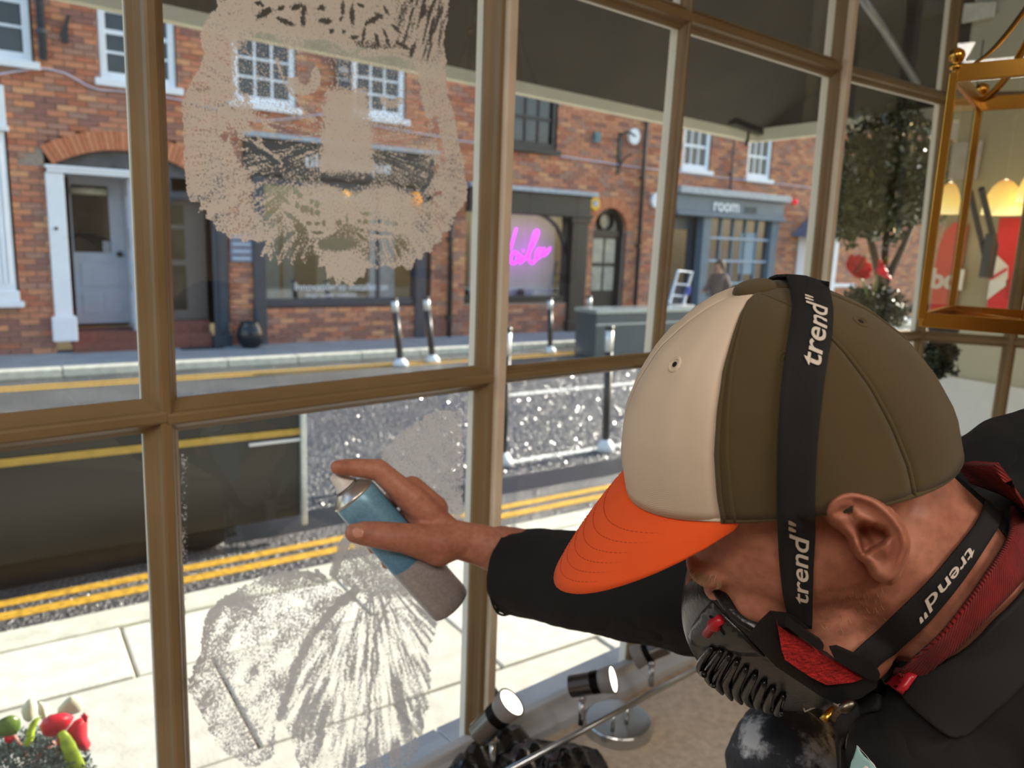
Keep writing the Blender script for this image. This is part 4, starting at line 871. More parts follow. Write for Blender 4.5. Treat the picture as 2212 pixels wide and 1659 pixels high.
for f in (.25, .6): b = MB(); b.tube([A[0].lerp(A[1], f), A[3].lerp(A[2], f)], .018, 8); b.build('rung', alu, t)
b = MB(); b.bar(A[3].lerp(A[2], .3) - V(0, .03, 0), A[3].lerp(A[2], .55) - V(0, .03, 0), .07, .05); b.build('sleeve', mat('blue_sleeve', '3A52B0', .5), t)
c = A[0].lerp(A[3], .5); b = MB(); b.box(c.x - .3, N_ - .25, c.z - .04, c.x + .2, N_ + .02, c.z); b.build('toe_plate', alu, t)
for s in (A[0], A[3]): b = MB(); g = V(s.x, N_ + .08, .14); b.lathe([(.05, -.03), (.12, -.03), (.13, 0), (.12, .03), (.05, .03)], g, (1, 0, 0), 18); b.bar(s, g, .02, .02); b.build('wheel', rub, t)
# ---- walker on the far pavement: body as one skin-modelled figure
def skinned(name, chain, m, parent, sub=2):
    """chain: {key: (point, radius, parent key)} -> one continuous surface"""
    keys = list(chain); vs_ = [tuple(chain[k][0]) for k in keys]; es = [(keys.index(chain[k][2]), i) for i, k in enumerate(keys) if chain[k][2]]
    me = bpy.data.meshes.new(name); me.from_pydata(vs_, es, [])
    bm = bmesh.new(); bm.from_mesh(me); ly = bm.verts.layers.skin.verify(); bm.verts.ensure_lookup_table()
    for i, k in enumerate(keys):
        r = chain[k][1]; bm.verts[i][ly].radius = (r, r) if not isinstance(r, tuple) else r
    bm.verts[0][ly].use_root = True; bm.to_mesh(me); bm.free()
    o = bpy.data.objects.new(name, me); COL.objects.link(o); me.materials.append(m)
    s = o.modifiers.new('skin', 'SKIN'); s.use_smooth_shade = True
    q = o.modifiers.new('sub', 'SUBSURF'); q.levels = q.render_levels = sub
    if parent is not None: o.parent = parent
    return o
skin2 = mat('walker_skin', 'B98A72', .6); brown = mat('brown_jacket', '6B5A54', .8, var=.1, scale=8); shortm = mat('tan_trousers', '9C8468', .8); 
pw = stz(1560, 745, 0); pw = V(pw.x, 10.75, 0)
hd = onst(1554, 572, 9.9); hh = hd.z - 0.02
k = (hh + .22) / 1.75
wk = thing('person', 'person in brown jacket and tan trousers walking past the slate blue shop', 'person', FM @ T(hd.x, 9.9, -.1))
def P_(x, y, z): return V(x * k, y * k, z * k)
skinned('body', {'pel': (P_(.04, 0, .92), .13 * k, None), 'ch': (P_(.03, 0, 1.25), .15 * k, 'pel'), 'nk': (P_(0, 0, 1.48), .06 * k, 'ch'), 'hd': (P_(-.02, 0, 1.6), .085 * k, 'nk'), 'tp': (P_(-.02, 0, 1.68), .07 * k, 'hd'),
    'sl': (P_(.03, -.17, 1.4), .06 * k, 'ch'), 'el': (P_(.12, -.22, 1.13), .042 * k, 'sl'), 'wl': (P_(-.02, -.24, .95), .03 * k, 'el'), 'hl': (P_(-.08, -.24, .9), .035 * k, 'wl'),
    'sr': (P_(.03, .17, 1.4), .06 * k, 'ch'), 'er': (P_(-.08, .2, 1.15), .042 * k, 'sr'), 'wr': (P_(-.26, .18, 1.05), .03 * k, 'er'), 'hr': (P_(-.32, .18, 1.05), .035 * k, 'wr'),
    'hpl': (P_(.04, -.09, .86), .085 * k, 'pel'), 'knl': (P_(-.16, -.09, .5), .055 * k, 'hpl'), 'anl': (P_(-.2, -.09, .09), .035 * k, 'knl'), 'tol': (P_(-.36, -.09, .05), .03 * k, 'anl'),
    'hpr': (P_(.04, .09, .86), .085 * k, 'pel'), 'knr': (P_(.1, .09, .5), .055 * k, 'hpr'), 'anr': (P_(.32, .09, .14), .035 * k, 'knr'), 'tor': (P_(.24, .09, .05), .03 * k, 'anr')}, skin2, wk)
skinned('jacket', {'pel': (P_(.04, 0, .86), .155 * k, None), 'ch': (P_(.03, 0, 1.25), .18 * k, 'pel'), 'nk': (P_(.02, 0, 1.45), .1 * k, 'ch'), 'sl': (P_(.03, -.17, 1.4), .085 * k, 'ch'), 'el': (P_(.12, -.22, 1.13), .065 * k, 'sl'), 'wl': (P_(0, -.24, .97), .05 * k, 'el'),
    'sr': (P_(.03, .17, 1.4), .085 * k, 'ch'), 'er': (P_(-.08, .2, 1.15), .065 * k, 'sr'), 'wr': (P_(-.25, .18, 1.05), .05 * k, 'er')}, brown, wk)
skinned('trousers', {'pel': (P_(.04, 0, .86), .14 * k, None), 'hpl': (P_(.04, -.09, .8), .1 * k, 'pel'), 'knl': (P_(-.16, -.09, .5), .075 * k, 'hpl'), 'anl': (P_(-.19, -.09, .14), .06 * k, 'knl'), 'hpr': (P_(.04, .09, .8), .1 * k, 'pel'), 'knr': (P_(.1, .09, .5), .075 * k, 'hpr'), 'anr': (P_(.3, .09, .18), .06 * k, 'knr')}, shortm, wk)
b = MB(); b.ell(P_(.03, 0, 1.63), P_(.11, 0, .0), P_(0, .1, 0), P_(-.02, 0, .13)); b.build('hair', mat('walker_hair', '5A4A3C', .8), wk, smooth=True)
# ---- clipped tree, shrub and red flowers beyond the end of the bow
def leaf_mesh(name, r, m):
    me = bpy.data.meshes.new(name); me.from_pydata([(-r, 0, 0), (0, r * .45, r * .15), (r, 0, 0), (0, -r * .45, r * .15)], [], [(0, 1, 2), (0, 2, 3)]); me.materials.append(m); return me
leafm = mat('glossy_dark_leaf', '3A4828', .22, var=.5, scale=6, spec=.7)
def foliage(name, c, rad, n, size, m, parent, M=None, squash=(1, 1, 1), shell=.55):
    b = MB()
    for i in range(n):
        d = Vector(rng.normal(size=3)).normalized(); r = rad * (shell + (1 - shell) * rng.random()) * (1 + .16 * math.sin(d.x * 5 + 1) * math.cos(d.y * 6) + .1 * math.sin(d.z * 9))
        p = Vector(c) + V(d.x * squash[0], d.y * squash[1], d.z * squash[2]) * r
        x = Vector(rng.normal(size=3)).normalized(); y = x.cross(Vector(rng.normal(size=3))).normalized(); sz = size * rng.uniform(.6, 1.3)
        b.add([p - x * sz, p + y * sz * .4, p + x * sz, p - y * sz * .4], [(0, 1, 2, 3)])
    return tag(b.build(name, m, parent, M=M, fix=False), kind='stuff')
TN = 2.2
tc = onst(1925, 382, TN); rr = (onst(2010, 395, TN) - onst(1822, 395, TN)).length / 2
base_ = onst(1905, 700, TN)
tt = thing('clipped_tree', 'clipped evergreen tree with a round crown on slanting trunks past the bow', 'tree', FM @ T(base_.x, TN, .5))
o_ = V(base_.x, TN, .5)
foliage('crown', tc - o_, rr * .86, 9000, .022, leafm, tt, squash=(.95, .9, .98), shell=.35)
foliage('lower_crown', onst(1842, 462, TN) - o_, rr * .42, 2200, .02, leafm, tt, shell=.3)
bark = mat('grey_bark', '4A3E34', .9, var=.25, scale=20, bump=.5)
for us in (((1905, 620), (1890, 555), (1870, 480)), ((1905, 620), (1912, 545), (1918, 470)), ((1908, 620), (1945, 545), (1985, 455))):
    b = MB(); b.tube([onst(u, v, TN) - o_ for u, v in us], [.022, .018, .014], 8); b.build('trunk', bark, tt, smooth=True)
sh = thing('shrub', 'low dense green shrub below the red blooms past the bow', 'shrub', FM @ T(base_.x, TN - .12, .45)); o2 = V(base_.x, TN - .12, .45)
foliage('leaves', onst(1885, 668, TN - .12) - o2, .15, 5000, .015, mat('shrub_leaf', '34402F', .35, var=.5, scale=8), sh, squash=(1.25, 1, .75), shell=.3)
b = MB(); b.lathe([(.1, -.42), (.13, -.1), (.14, -.02), (.12, -.02)], (0, 0, 0), n=20); b.build('pot', mat('dark_pot', '2E2E30', .5), sh, smooth=True)
b = MB(); b.tube([(0, 0, -.05), onst(1885, 660, TN - .12) - o2], .02, 6); b.build('stem', bark, sh)
# petals: one thick curled sheet each
redp = mat('red_petal', 'C8102E', .45, var=.3, scale=14, trans=0, sss=.2)
def petal(b, base, d, up, L, w, curl=.6, th=.0015):
    d, up = Vector(d).normalized(), Vector(up).normalized(); x = d.cross(up).normalized(); rows_ = []
    for i in range(7):
        t = i / 6; ww = w * math.sin(math.pi * (.12 + .8 * t)) ** .7; c = Vector(base) + d * (L * t) + up * (L * curl * t * t)
        rows_.append([c + x * (ww * q) + up * (ww * .5 * abs(q) ** 1.6) for q in (-1, -.5, 0, .5, 1)])
    b.grid(rows_)
def bloom(parent, c, axis, size, n=5, m=redp, open_=.5):
    for i in range(n):
        a = 2 * math.pi * i / n; x, y, d = orth(axis); side = x * math.cos(a) + y * math.sin(a); b = MB()
        petal(b, c, d * (1 - open_) + side * open_, d * open_ * .3 - side * (.6 - open_) , size, size * .55, .35); b.build('petal', m, parent, smooth=True, solid=.0015)
for i, (u, v, s) in enumerate(((1845, 577, .055), (1895, 580, .052))):
    c = onst(u, v, 1.9)
    t = thing('red_bloom', ('left' if i == 0 else 'right') + ' one of the two red blooms under the clipped tree', 'flower', FM @ T(c)); bloom(t, V(0, 0, -.02), (-.3 if i == 0 else .4, -.7, .5), s, 6, open_=.7)
    b = MB(); g = onst(1885, 668, TN - .12) - c; b.tube([V(0, 0, -.02), g * .4 + V(0, 0, .02), g], .004, 6); b.build('stem', mat('green_stem', '50702A', .5), t)
    b = MB(); petal(b, (0, 0, -.03), (.5, -.2, .5), (0, 0, 1), .06, .02); b.build('leaf', mat('yellow_green_leaf', '6E8A2C', .4), t, solid=.001)
# ================================================================== the sprayer
from mathutils.bvhtree import BVHTree
from mathutils.geometry import delaunay_2d_cdt
def camv(x, y, z): return cR * x + cU * y - cF * z          # right, up, towards us
hU = camv(-.242, .915, .323).normalized(); hF = camv(-.958, -.165, -.235); hF = (hF - hU * hF.dot(hU)).normalized(); hL = hU.cross(hF)
HC = at(1718, 1000, .50)
def hp(x, y, z): return HC + hF * x + hL * y + hU * z        # head frame: forward, his left, up from the cap rim
def hl(u, v, y): return hit(u, v, HC + hL * y, hL)           # where a sight line meets the head's side plane at y
def hxz(u, v, y):
    p = hl(u, v, y) - HC; return p.dot(hF), p.dot(hU)
def caps(b, pts, rs, n=14):
    """a tapering limb: balls at the joints, cones between"""
    b.tube(pts, rs, n)
    for p, r in zip(pts, rs): b.ell(p, r, n=n, m=8)
def fused(b, name, m, parent, voxel, smooth=4, fac=.5):
    """overlapping shapes fused into one continuous skin"""
    o = b.build(name, m, None)
    q = o.modifiers.new('fuse', 'REMESH'); q.mode = 'VOXEL'; q.voxel_size = voxel; q.use_smooth_shade = True
    q = o.modifiers.new('soft', 'SMOOTH'); q.iterations = smooth; q.factor = fac
    me = bpy.data.meshes.new_from_object(o.evaluated_get(bpy.context.evaluated_depsgraph_get()))
    old = o.data; o.modifiers.clear(); o.data = me; bpy.data.meshes.remove(old); me.name = name
    me.materials.clear(); me.materials.append(m); me.polygons.foreach_set('use_smooth', [True] * len(me.polygons))
    if parent is not None: o.parent = parent
    return o
def tree_of(*objs):
    vs_, fs = [], []
    for o in objs:
        k = len(vs_); vs_ += [v.co.copy() for v in o.data.vertices]; fs += [[i + k for i in p.vertices] for p in o.data.polygons]
    return BVHTree.FromPolygons(vs_, fs)
class Drape:
    """lays cloth, straps and plates on a surface where the sight line meets it"""
    def __init__(s, tree, fy=.05, depth=None): s.t = tree; s.fy = fy; s.d = depth
    def __call__(s, u, v):
        d = RAY(u, v).normalized(); p, n, i, k = s.t.ray_cast(CAM, d)
        if p is None: return (at(u, v, s.d) if s.d else hl(u, v, s.fy)), -d
        if n.dot(d) > 0: n = -n
        return p, n
def inside(poly, x, y):
    c = False; j = len(poly) - 1
    for i in range(len(poly)):
        if (poly[i][1] > y) != (poly[j][1] > y) and x < (poly[j][0] - poly[i][0]) * (y - poly[i][1]) / (poly[j][1] - poly[i][1]) + poly[i][0]: c = not c
        j = i
    return c
def densify(poly, step):
    out = []
    for i in range(len(poly)):
        a, c = poly[i], poly[(i + 1) % len(poly)]; n = max(1, int(math.hypot(c[0] - a[0], c[1] - a[1]) / step))
        out += [(a[0] + (c[0] - a[0]) * k / n, a[1] + (c[1] - a[1]) * k / n) for k in range(n)]
    return out
def fill(poly, step):
    bd = densify(poly, step); xs = [p[0] for p in bd]; ys = [p[1] for p in bd]; pts = list(bd)
    y = min(ys) + step / 2
    while y < max(ys):
        x = min(xs) + step / 2
        while x < max(xs):
            if inside(bd, x, y) and min((x - a) ** 2 + (y - c) ** 2 for a, c in bd) > (step * .5) ** 2: pts.append((x, y))
            x += step
        y += step
    n = len(bd); r = delaunay_2d_cdt([Vector(p) for p in pts], [(i, (i + 1) % n) for i in range(n)], [], 1, 1e-4)
    return [tuple(p) for p in r[0]], [tuple(f) for f in r[2]], n
def patch(name, poly, dr, off, th, m, parent, step=14, smooth=True, wob=0, blur=0):
    """a sheet with thickness th lying off above the surface, its outline given as seen"""
    pts, tris, n = fill(poly, step); hits_ = [dr(u, v) for u, v in pts]
    top = [p + nn * (off + th + (wob * math.sin(u * .12) * math.cos(v * .1))) for (p, nn), (u, v) in zip(hits_, pts)]; bot = [p + nn * off for p, nn in hits_]
    if blur:
        nb = {}
        for f in tris:
            for i in f: nb.setdefault(i, set()).update(f)
        for _ in range(blur):
            top = [sum((top[j] for j in nb[i]), Vector()) / len(nb[i]) if i in nb else top[i] for i in range(len(top))]
            bot = [sum((bot[j] for j in nb[i]), Vector()) / len(nb[i]) if i in nb else bot[i] for i in range(len(bot))]
    k = len(pts); b = MB(); fs = list(tris) + [tuple(i + k for i in f[::-1]) for f in tris] ; ec = {}
    for f in tris:
        for a, c in zip(f, f[1:] + f[:1]): ec[(a, c)] = 1
    fs += [(c, a, a + k, c + k) for (a, c) in ec if (c, a) not in ec]
    b.add(top + bot, fs); return b.build(name, m, parent, smooth=smooth)
class Ribbon:
    """a strap: rows of (left, right) sight points laid on a surface"""
    def __init__(s, edges, dr, off, k=6, ext=(), taut=None):
        L = smooth_path([(a[0], a[1], 0) for a, c in edges], k); R = smooth_path([(c[0], c[1], 0) for a, c in edges], k); s.rows = []
        for a, c in zip(L, R):
            r = []
            for j in range(5):
                q = a.lerp(c, j / 4); p, n = dr(q.x, q.y); r.append((p + n * off, n))
            s.rows.append(r)
        if taut:                             # bridge straight between two rows instead of sinking into the face
            i0, i1 = taut; i1 = i1 % len(s.rows)
            for i in range(i0, i1 + 1):
                for j in range(5):
                    a, c = ((s.rows[q][j][0] - CAM).dot(cF) for q in (i0, i1)); w = (i - i0) / (i1 - i0)
                    p = s.rows[i][j][0]; d = (p - CAM); s.rows[i][j] = (CAM + d * (min(d.dot(cF), a + (c - a) * w) / d.dot(cF)), s.rows[i0][j][1].lerp(s.rows[i1][j][1], w).normalized())
        s.ext = list(ext)
    def at(s, t, w):
        f = max(0, min(.9999, t)) * (len(s.rows) - 1); i = int(f); f -= i; g = max(0, min(.9999, w)) * 4; j = int(g); g -= j
        a = s.rows[i][j][0].lerp(s.rows[i][j + 1][0], g); c = s.rows[i + 1][j][0].lerp(s.rows[i + 1][j + 1][0], g)
        n = s.rows[i][j][1].lerp(s.rows[i + 1][j][1], f); return a.lerp(c, f), n.normalized()
    def build(s, name, m, parent, th=.0016):
        rows_ = [[p for p, n in r] for r in s.rows]
        raw = [[(p - CAM).dot(cF) for p in r] for r in rows_]
        for _ in range(3):                   # pull the strap taut
            rows_ = [rows_[0]] + [[(rows_[i - 1][j] + rows_[i][j] * 2 + rows_[i + 1][j]) / 4 for j in range(5)] for i in range(1, len(rows_) - 1)] + [rows_[-1]]
        rows_ = [[CAM + (p - CAM) * min(1, raw[i][j] / (p - CAM).dot(cF)) for j, p in enumerate(r)] for i, r in enumerate(rows_)]
        s.rows = [[(p, s.rows[i][j][1]) for j, p in enumerate(r)] for i, r in enumerate(rows_)]
        pre = [[Vector(p) for p in r] for r in s.ext]
        b = MB(); b.grid(pre + rows_); s.name = name; return b.build(name, m, parent, smooth=True, solid=th)
    def letters(s, body, t0, t1, w0, w1, m, parent, flip=False, shear=.25):
        """lettering woven on the strap, reading along it from t0 to t1"""
        o = text(body, 1, m, None, Matrix.Identity(4), 'lettering', 0, .012, shear, 'LEFT'); me = o.data
        xs = [v.co.x for v in me.vertices]; ys = [v.co.y for v in me.vertices]; bm = bmesh.new(); bm.from_mesh(me)
        bmesh.ops.subdivide_edges(bm, edges=[e for e in bm.edges if e.calc_length() > .15], cuts=2)
        x0, x1, y0, y1 = min(xs), max(xs), min(ys), max(ys)
        for v in bm.verts:
            a, c = (v.co.x - x0) / (x1 - x0), (v.co.y - y0) / (y1 - y0)
            p, n = s.at(t0 + (t1 - t0) * a, w0 + (w1 - w0) * c); v.co = p + n * .0018
        bm.to_mesh(me); bm.free(); o.parent = parent; return o

per = thing('person', 'man in olive cap, black jacket and dust mask crouching on the ledge, spraying the window', 'person', T(0, 0, 0))
skin = None
def skin_mat():
    k = NT('skin'); p = k.n('ShaderNodeBsdfPrincipled', i_Roughness=.5); tc = k.n('ShaderNodeTexCoord')
    a = k.n('ShaderNodeTexNoise', i_Scale=22, i_Detail=4); k.l(tc.outputs['Object'], a.inputs['Vector']); c = k.n('ShaderNodeTexNoise', i_Scale=170, i_Detail=3); k.l(tc.outputs['Object'], c.inputs['Vector'])
    mx = k.n('ShaderNodeMixRGB', blend_type='MULTIPLY', i_0=.6); k.l(k.ramp(a.outputs['Fac'], [(.3, lin('A06552')), (.55, lin('B47A64')), (.8, lin('C08A76'))]), mx.inputs[1]); k.l(k.ramp(c.outputs['Fac'], [(.35, (.75, .72, .7)), (.6, (1.05, 1.02, 1))]), mx.inputs[2]); k.l(mx.outputs[0], p.inputs['Base Color'])
    p.inputs['Subsurface Weight'].default_value = .15; p.inputs['Subsurface Radius'].default_value = (.012, .004, .002); p.inputs['Subsurface Scale'].default_value = .5; p.inputs['Specular IOR Level'].default_value = .35
    b = k.n('ShaderNodeBump', i_Strength=.25, i_Distance=.001); k.l(c.outputs['Fac'], b.inputs['Height']); k.l(b.outputs[0], p.inputs['Normal']); k.l(p.outputs[0], k.out.inputs[0]); return k.m
skin = skin_mat()
# ---- body: skull, face, neck, trunk, arms, legs grown into one skin
B = MB()
def he(x, y, z, a, c, d): B.ell(hp(x, y, z), hF * a, hL * c, hU * d, n=20, m=14)
he(.008, 0, .01, .086, .073, .088)
he(.012, 0, -.05, .056, .063, .075)
he(-.002, 0, -.09, .052, .055, .056)
he(.004, 0, -.03, .08, .072, .07)
for y in (-1, 1):
    he(.036, y * .04, -.07, .02, .022, .018)       # cheekbone
    he(.064, y * .028, -.048, .016, .026, .011)     # brow
    he(-.012, y * .036, -.118, .03, .022, .03)      # jaw
    he(.06, y * .028, -.07, .012, .014, .01)        # eyelid
he(.066, 0, -.09, .02, .012, .026)                  # nose, under the mask
he(.036, 0, -.145, .026, .03, .024)                 # chin
N0, N1 = hp(-.035, 0, -.05), hp(-.125, 0, -.165)
caps(B, [N0, N0.lerp(N1, .5), N1], [.062, .058, .062])
RS, RE, RW = at(2090, 1150, .70), at(1600, 1262, .86), at(1085, 1185, 1.0)
LS_ = hp(-.13, .16, -.24); CH = at(2290, 1600, .56); PEL = at(2900, 2100, .78)
B.ell(CH, camv(.11, 0, 0), camv(0, .1, 0), camv(0, 0, .085)); B.ell(PEL, .13)
caps(B, [N1, CH, PEL], [.06, .085, .1]); caps(B, [N1, RS], [.056, .052])
KN = at(1695, 1652, .86); HIP = at(2700, 2050, .80); FT = V(KN.x + .05, KN.y - .02, LZ + .09)
caps(B, [HIP, KN, FT], [.07, .045, .035]); KR = at(2450, 1900, 1.1); FR = V(KR.x + .1, KR.y, LZ + .09)
caps(B, [PEL, KR, FR], [.07, .045, .035])
LSH = at(2560, 2000, .42); LEL = at(2700, 2400, .5); caps(B, [N1, LSH, LEL], [.045, .045, .036])
caps(B, [RS, RE, at(1250, 1222, .955), RW], [.048, .042, .036, .0295])
# the hand that holds the can: wrist, palm, thumb, index on the button, three fingers behind
def hx(x, y, d): return at(690 + x / 4.255, 970 + y / 4.255, d)     # points read on the close view of the hand
caps(B, [hx(1700, 965, 1.0), hx(1480, 880, .995), hx(1300, 840, .99)], [.029, .027, .025])
B.ell(hx(1060, 690, .985), (hx(760, 480, .985) - hx(1300, 840, .985)) * .52, (hx(1130, 590, .985) - hx(980, 800, .985)) * .62, camv(0, 0, .017), n=18, m=12)
caps(B, [hx(1280, 830, .985), hx(1100, 880, .972), hx(930, 850, .962)], [.024, .027, .022])          # ball of the thumb
caps(B, [hx(930, 850, .96), hx(760, 815, .948), hx(560, 790, .943), hx(420, 775, .944), hx(325, 772, .946)], [.0215, .0185, .017, .0155, .0125], 16)
caps(B, [hx(1000, 600, .985), hx(800, 420, .978)], [.02, .0185])
caps(B, [hx(860, 460, .978), hx(700, 330, .972), hx(540, 190, .966), hx(380, 175, .957), hx(250, 168, .951), hx(165, 168, .948)], [.0185, .0155, .0142, .0122, .0108, .0092], 16)
caps(B, [hx(1050, 560, 1.0), hx(850, 360, 1.005)], [.02, .0165])
caps(B, [hx(860, 370, 1.005), hx(700, 420, 1.035), hx(560, 620, 1.038), hx(440, 760, 1.018)], [.0155, .013, .012, .0095])
caps(B, [hx(980, 500, 1.01), hx(860, 560, 1.045), hx(660, 760, 1.045), hx(505, 905, 1.015)], [.016, .0135, .012, .0092])
caps(B, [hx(1080, 640, 1.01), hx(960, 720, 1.042), hx(780, 900, 1.04), hx(622, 1046, 1.012)], [.015, .012, .0105, .0085])
body = fused(B, 'body', skin, per, .0026, 5)
# ---- left ear, shaped in relief and joined to the same skin
def eu(x, y): return 1180 + x / 2.127, 600 + y / 2.127
eo = [eu(*p) for p in ((1268, 1085), (1282, 1035), (1310, 1003), (1350, 980), (1405, 970), (1470, 983), (1540, 1018), (1610, 1083), (1655, 1150), (1674, 1210), (1668, 1270), (1645, 1330), (1622, 1385), (1585, 1414), (1540, 1404), (1500, 1372), (1475, 1325), (1445, 1300), (1415, 1272), (1398, 1235), (1380, 1195), (1340, 1160), (1295, 1128))]
eo = [tuple(p[:2]) for p in smooth_path([(*p, 0) for p in eo + [eo[0]]], 4)[:-1]]
con = [eu(*p) for p in ((1428, 1150), (1452, 1124), (1510, 1130), (1560, 1155), (1578, 1190), (1550, 1222), (1500, 1245), (1458, 1278), (1442, 1240), (1436, 1200))]
fos = [eu(*p) for p in ((1325, 1082), (1350, 1052), (1400, 1048), (1425, 1078), (1405, 1108), (1350, 1098))]
def pdist(poly, x, y):
    m_ = 1e9
    for i in range(len(poly)):
        ax, ay = poly[i - 1]; bx, by = poly[i]; dx, dy = bx - ax, by - ay; t = max(0, min(1, ((x - ax) * dx + (y - ay) * dy) / (dx * dx + dy * dy + 1e-9)))
        m_ = min(m_, math.hypot(x - ax - t * dx, y - ay - t * dy))
    return m_
def sm(a, c, x): t = max(0, min(1, (x - a) / (c - a))); return t * t * (3 - 2 * t)
pts, tris, nb_ = fill(eo, 4.5); ev = []
for u, v in pts:
    d = pdist(eo, u, v); back = sm(1800, 1960, u); lobe = sm(1205, 1245, v); front = sm(1850, 1800, u) * sm(1110, 1150, v)
    h = .0125 * sm(0, 13, d) + .0008 * sm(5, 13, d)
    h -= .0032 * sm(15, 27, d) * (1 - sm(36, 52, d)) * (1 - lobe) * sm(1815, 1850, u)
    sd = pdist(con, u, v); h -= (.014 * sm(-1, 9, sd) + .003 if inside(con, u, v) else .003 * (1 - sm(0, 7, sd)))
    sd = pdist(fos, u, v); h -= (.0025 * sm(0, 8, sd) + .0015 if inside(fos, u, v) else .0015 * (1 - sm(0, 5, sd)))
    h += .0022 * math.exp(-((u - 1858) ** 2 + (v - 1178) ** 2) / 150)
    ev.append(hl(u, v, .0735 + h + .008 * back + .006 * (1 - sm(1800, 1870, u)) * (1 - sm(1100, 1150, v))))
skirt = [hl(u + (3 if u < 1830 else -7), v - 3, .064) for u, v in pts[:nb_]]
bm = bmesh.new(); bm.from_mesh(body.data)
nv = [bm.verts.new(p) for p in ev + skirt]
ed = {}
for f in tris:
    try: bm.faces.new([nv[i] for i in f]).smooth = True
    except ValueError: pass
    for a, c in zip(f, f[1:] + f[:1]): ed[(a, c)] = 1
bds = [(a, c) for (a, c) in ed if (c, a) not in ed]
for a, c in bds:
    if a < nb_ and c < nb_:
        try: bm.faces.new([nv[c], nv[a], nv[len(pts) + a], nv[len(pts) + c]]).smooth = True
        except ValueError: pass
bmesh.ops.recalc_face_normals(bm, faces=bm.faces); bm.to_mesh(body.data); bm.free()
# ---- cap --------------------------------------------------------------
cap = bpy.data.objects.new('cap', None); COL.objects.link(cap); cap.parent = per; cap['label'] = 'olive baseball cap with white front panels and orange visor'
olive = mat('olive_twill', '4C3E22', .95, var=.12, scale=18, bump=.3, bscale=700, kind='twill', sheen=.1)
offw = mat('off_white_twill', 'CDBBA8', .9, var=.05, scale=14, bump=.1, bscale=700, kind='twill')
orange = mat('orange_twill', 'F2591A', .8, var=.04, scale=14, bump=.15, bscale=700, kind='twill')
zf_ = [(.0, .109, -.093), (.028, .1075, -.0905), (.052, .1005, -.0815), (.074, .0875, -.069), (.093, .071, -.052), (.106, .052, -.034), (.114, .036, -.017), (.118, .022, .0), (.1195, .0095, .0095)]
def capxz(z):
    for (a, f0, b0), (c, f1, b1) in zip(zf_, zf_[1:]):
        if z <= c: t = max(0, (z - a) / (c - a)) if z > a else (z - a) / (c - a); return f0 + (f1 - f0) * t, b0 + (b1 - b0) * t
    return zf_[-1][1:]
HTOP = .1195; WHT0 = math.radians(62)
def crown_pt(ph, t, off=0):
    """ph: angle from the front towards his left; t: 0 rim .. 1 top"""
    zr = .004 + .010 * math.sin(ph) ** 2 - .001 * max(0, -math.cos(ph)) ** 2
    z = zr + (HTOP - zr) * math.sin(t * math.pi / 2) ** 1.05
    xf, xb = capxz(z); cx = .0095 + (.0 - .0095) * (1 - t); xc = (xf + xb) / 2 if False else cx
    c, s = math.cos(ph), math.sin(ph); a = (xf - xc) if c > 0 else (xc - xb)
    w = .086 * (1 - (max(0, z + .0) / (HTOP + .001)) ** 2.6) ** .5
    if t > .999: a = w = 0
    e = 2.15; rr = (abs(c) ** e + abs(s) ** e) ** (-1 / e)
    wr = (.0022 * math.sin(ph * 19 + t * 3 + 1.5 * math.sin(ph * 7)) if abs(ph) < WHT0 else .0012 * math.sin(ph * 11 + t * 5)) * (1 - t) * t * 2 * min(1, abs(abs(ph) - WHT0) * 5)
    return hp(xc + (a + off) * c * rr * (1 + wr * 6), (w + off) * s * rr * (1 + wr * 6), z + (off if t > .7 else off * t))
WHT = math.radians(62); SEAM2 = math.radians(122)
panels = [('front_panel', offw, -WHT, 0), ('front_panel', offw, 0, WHT), ('side_panel', olive, WHT, SEAM2), ('side_panel', olive, -SEAM2, -WHT), ('back_panel', olive, SEAM2, math.pi), ('back_panel', olive, -math.pi, -SEAM2)]
crowns = []
for nm, m_, a, c in panels:
    n = 16; b = MB(); rows_ = []
    for i in range(25):
        t = i / 24; rows_.append([crown_pt(a + (c - a) * j / n, t, .0012 * math.sin(math.pi * j / n) ** .5) for j in range(n + 1)])
    b.grid(rows_); crowns.append(b.build(nm, m_, cap, smooth=True, solid=.002))
for o in crowns:
    if o.data.materials[0] == offw: o['label'] = 'off white front panel of the cap'
crtree = tree_of(*crowns)
b = MB(); q = crown_pt(0, 1); b.ell(q + hU * .001, hF * .013, hL * .013, hU * .0055, n=18, m=8); b.build('button', olive, cap, smooth=True)
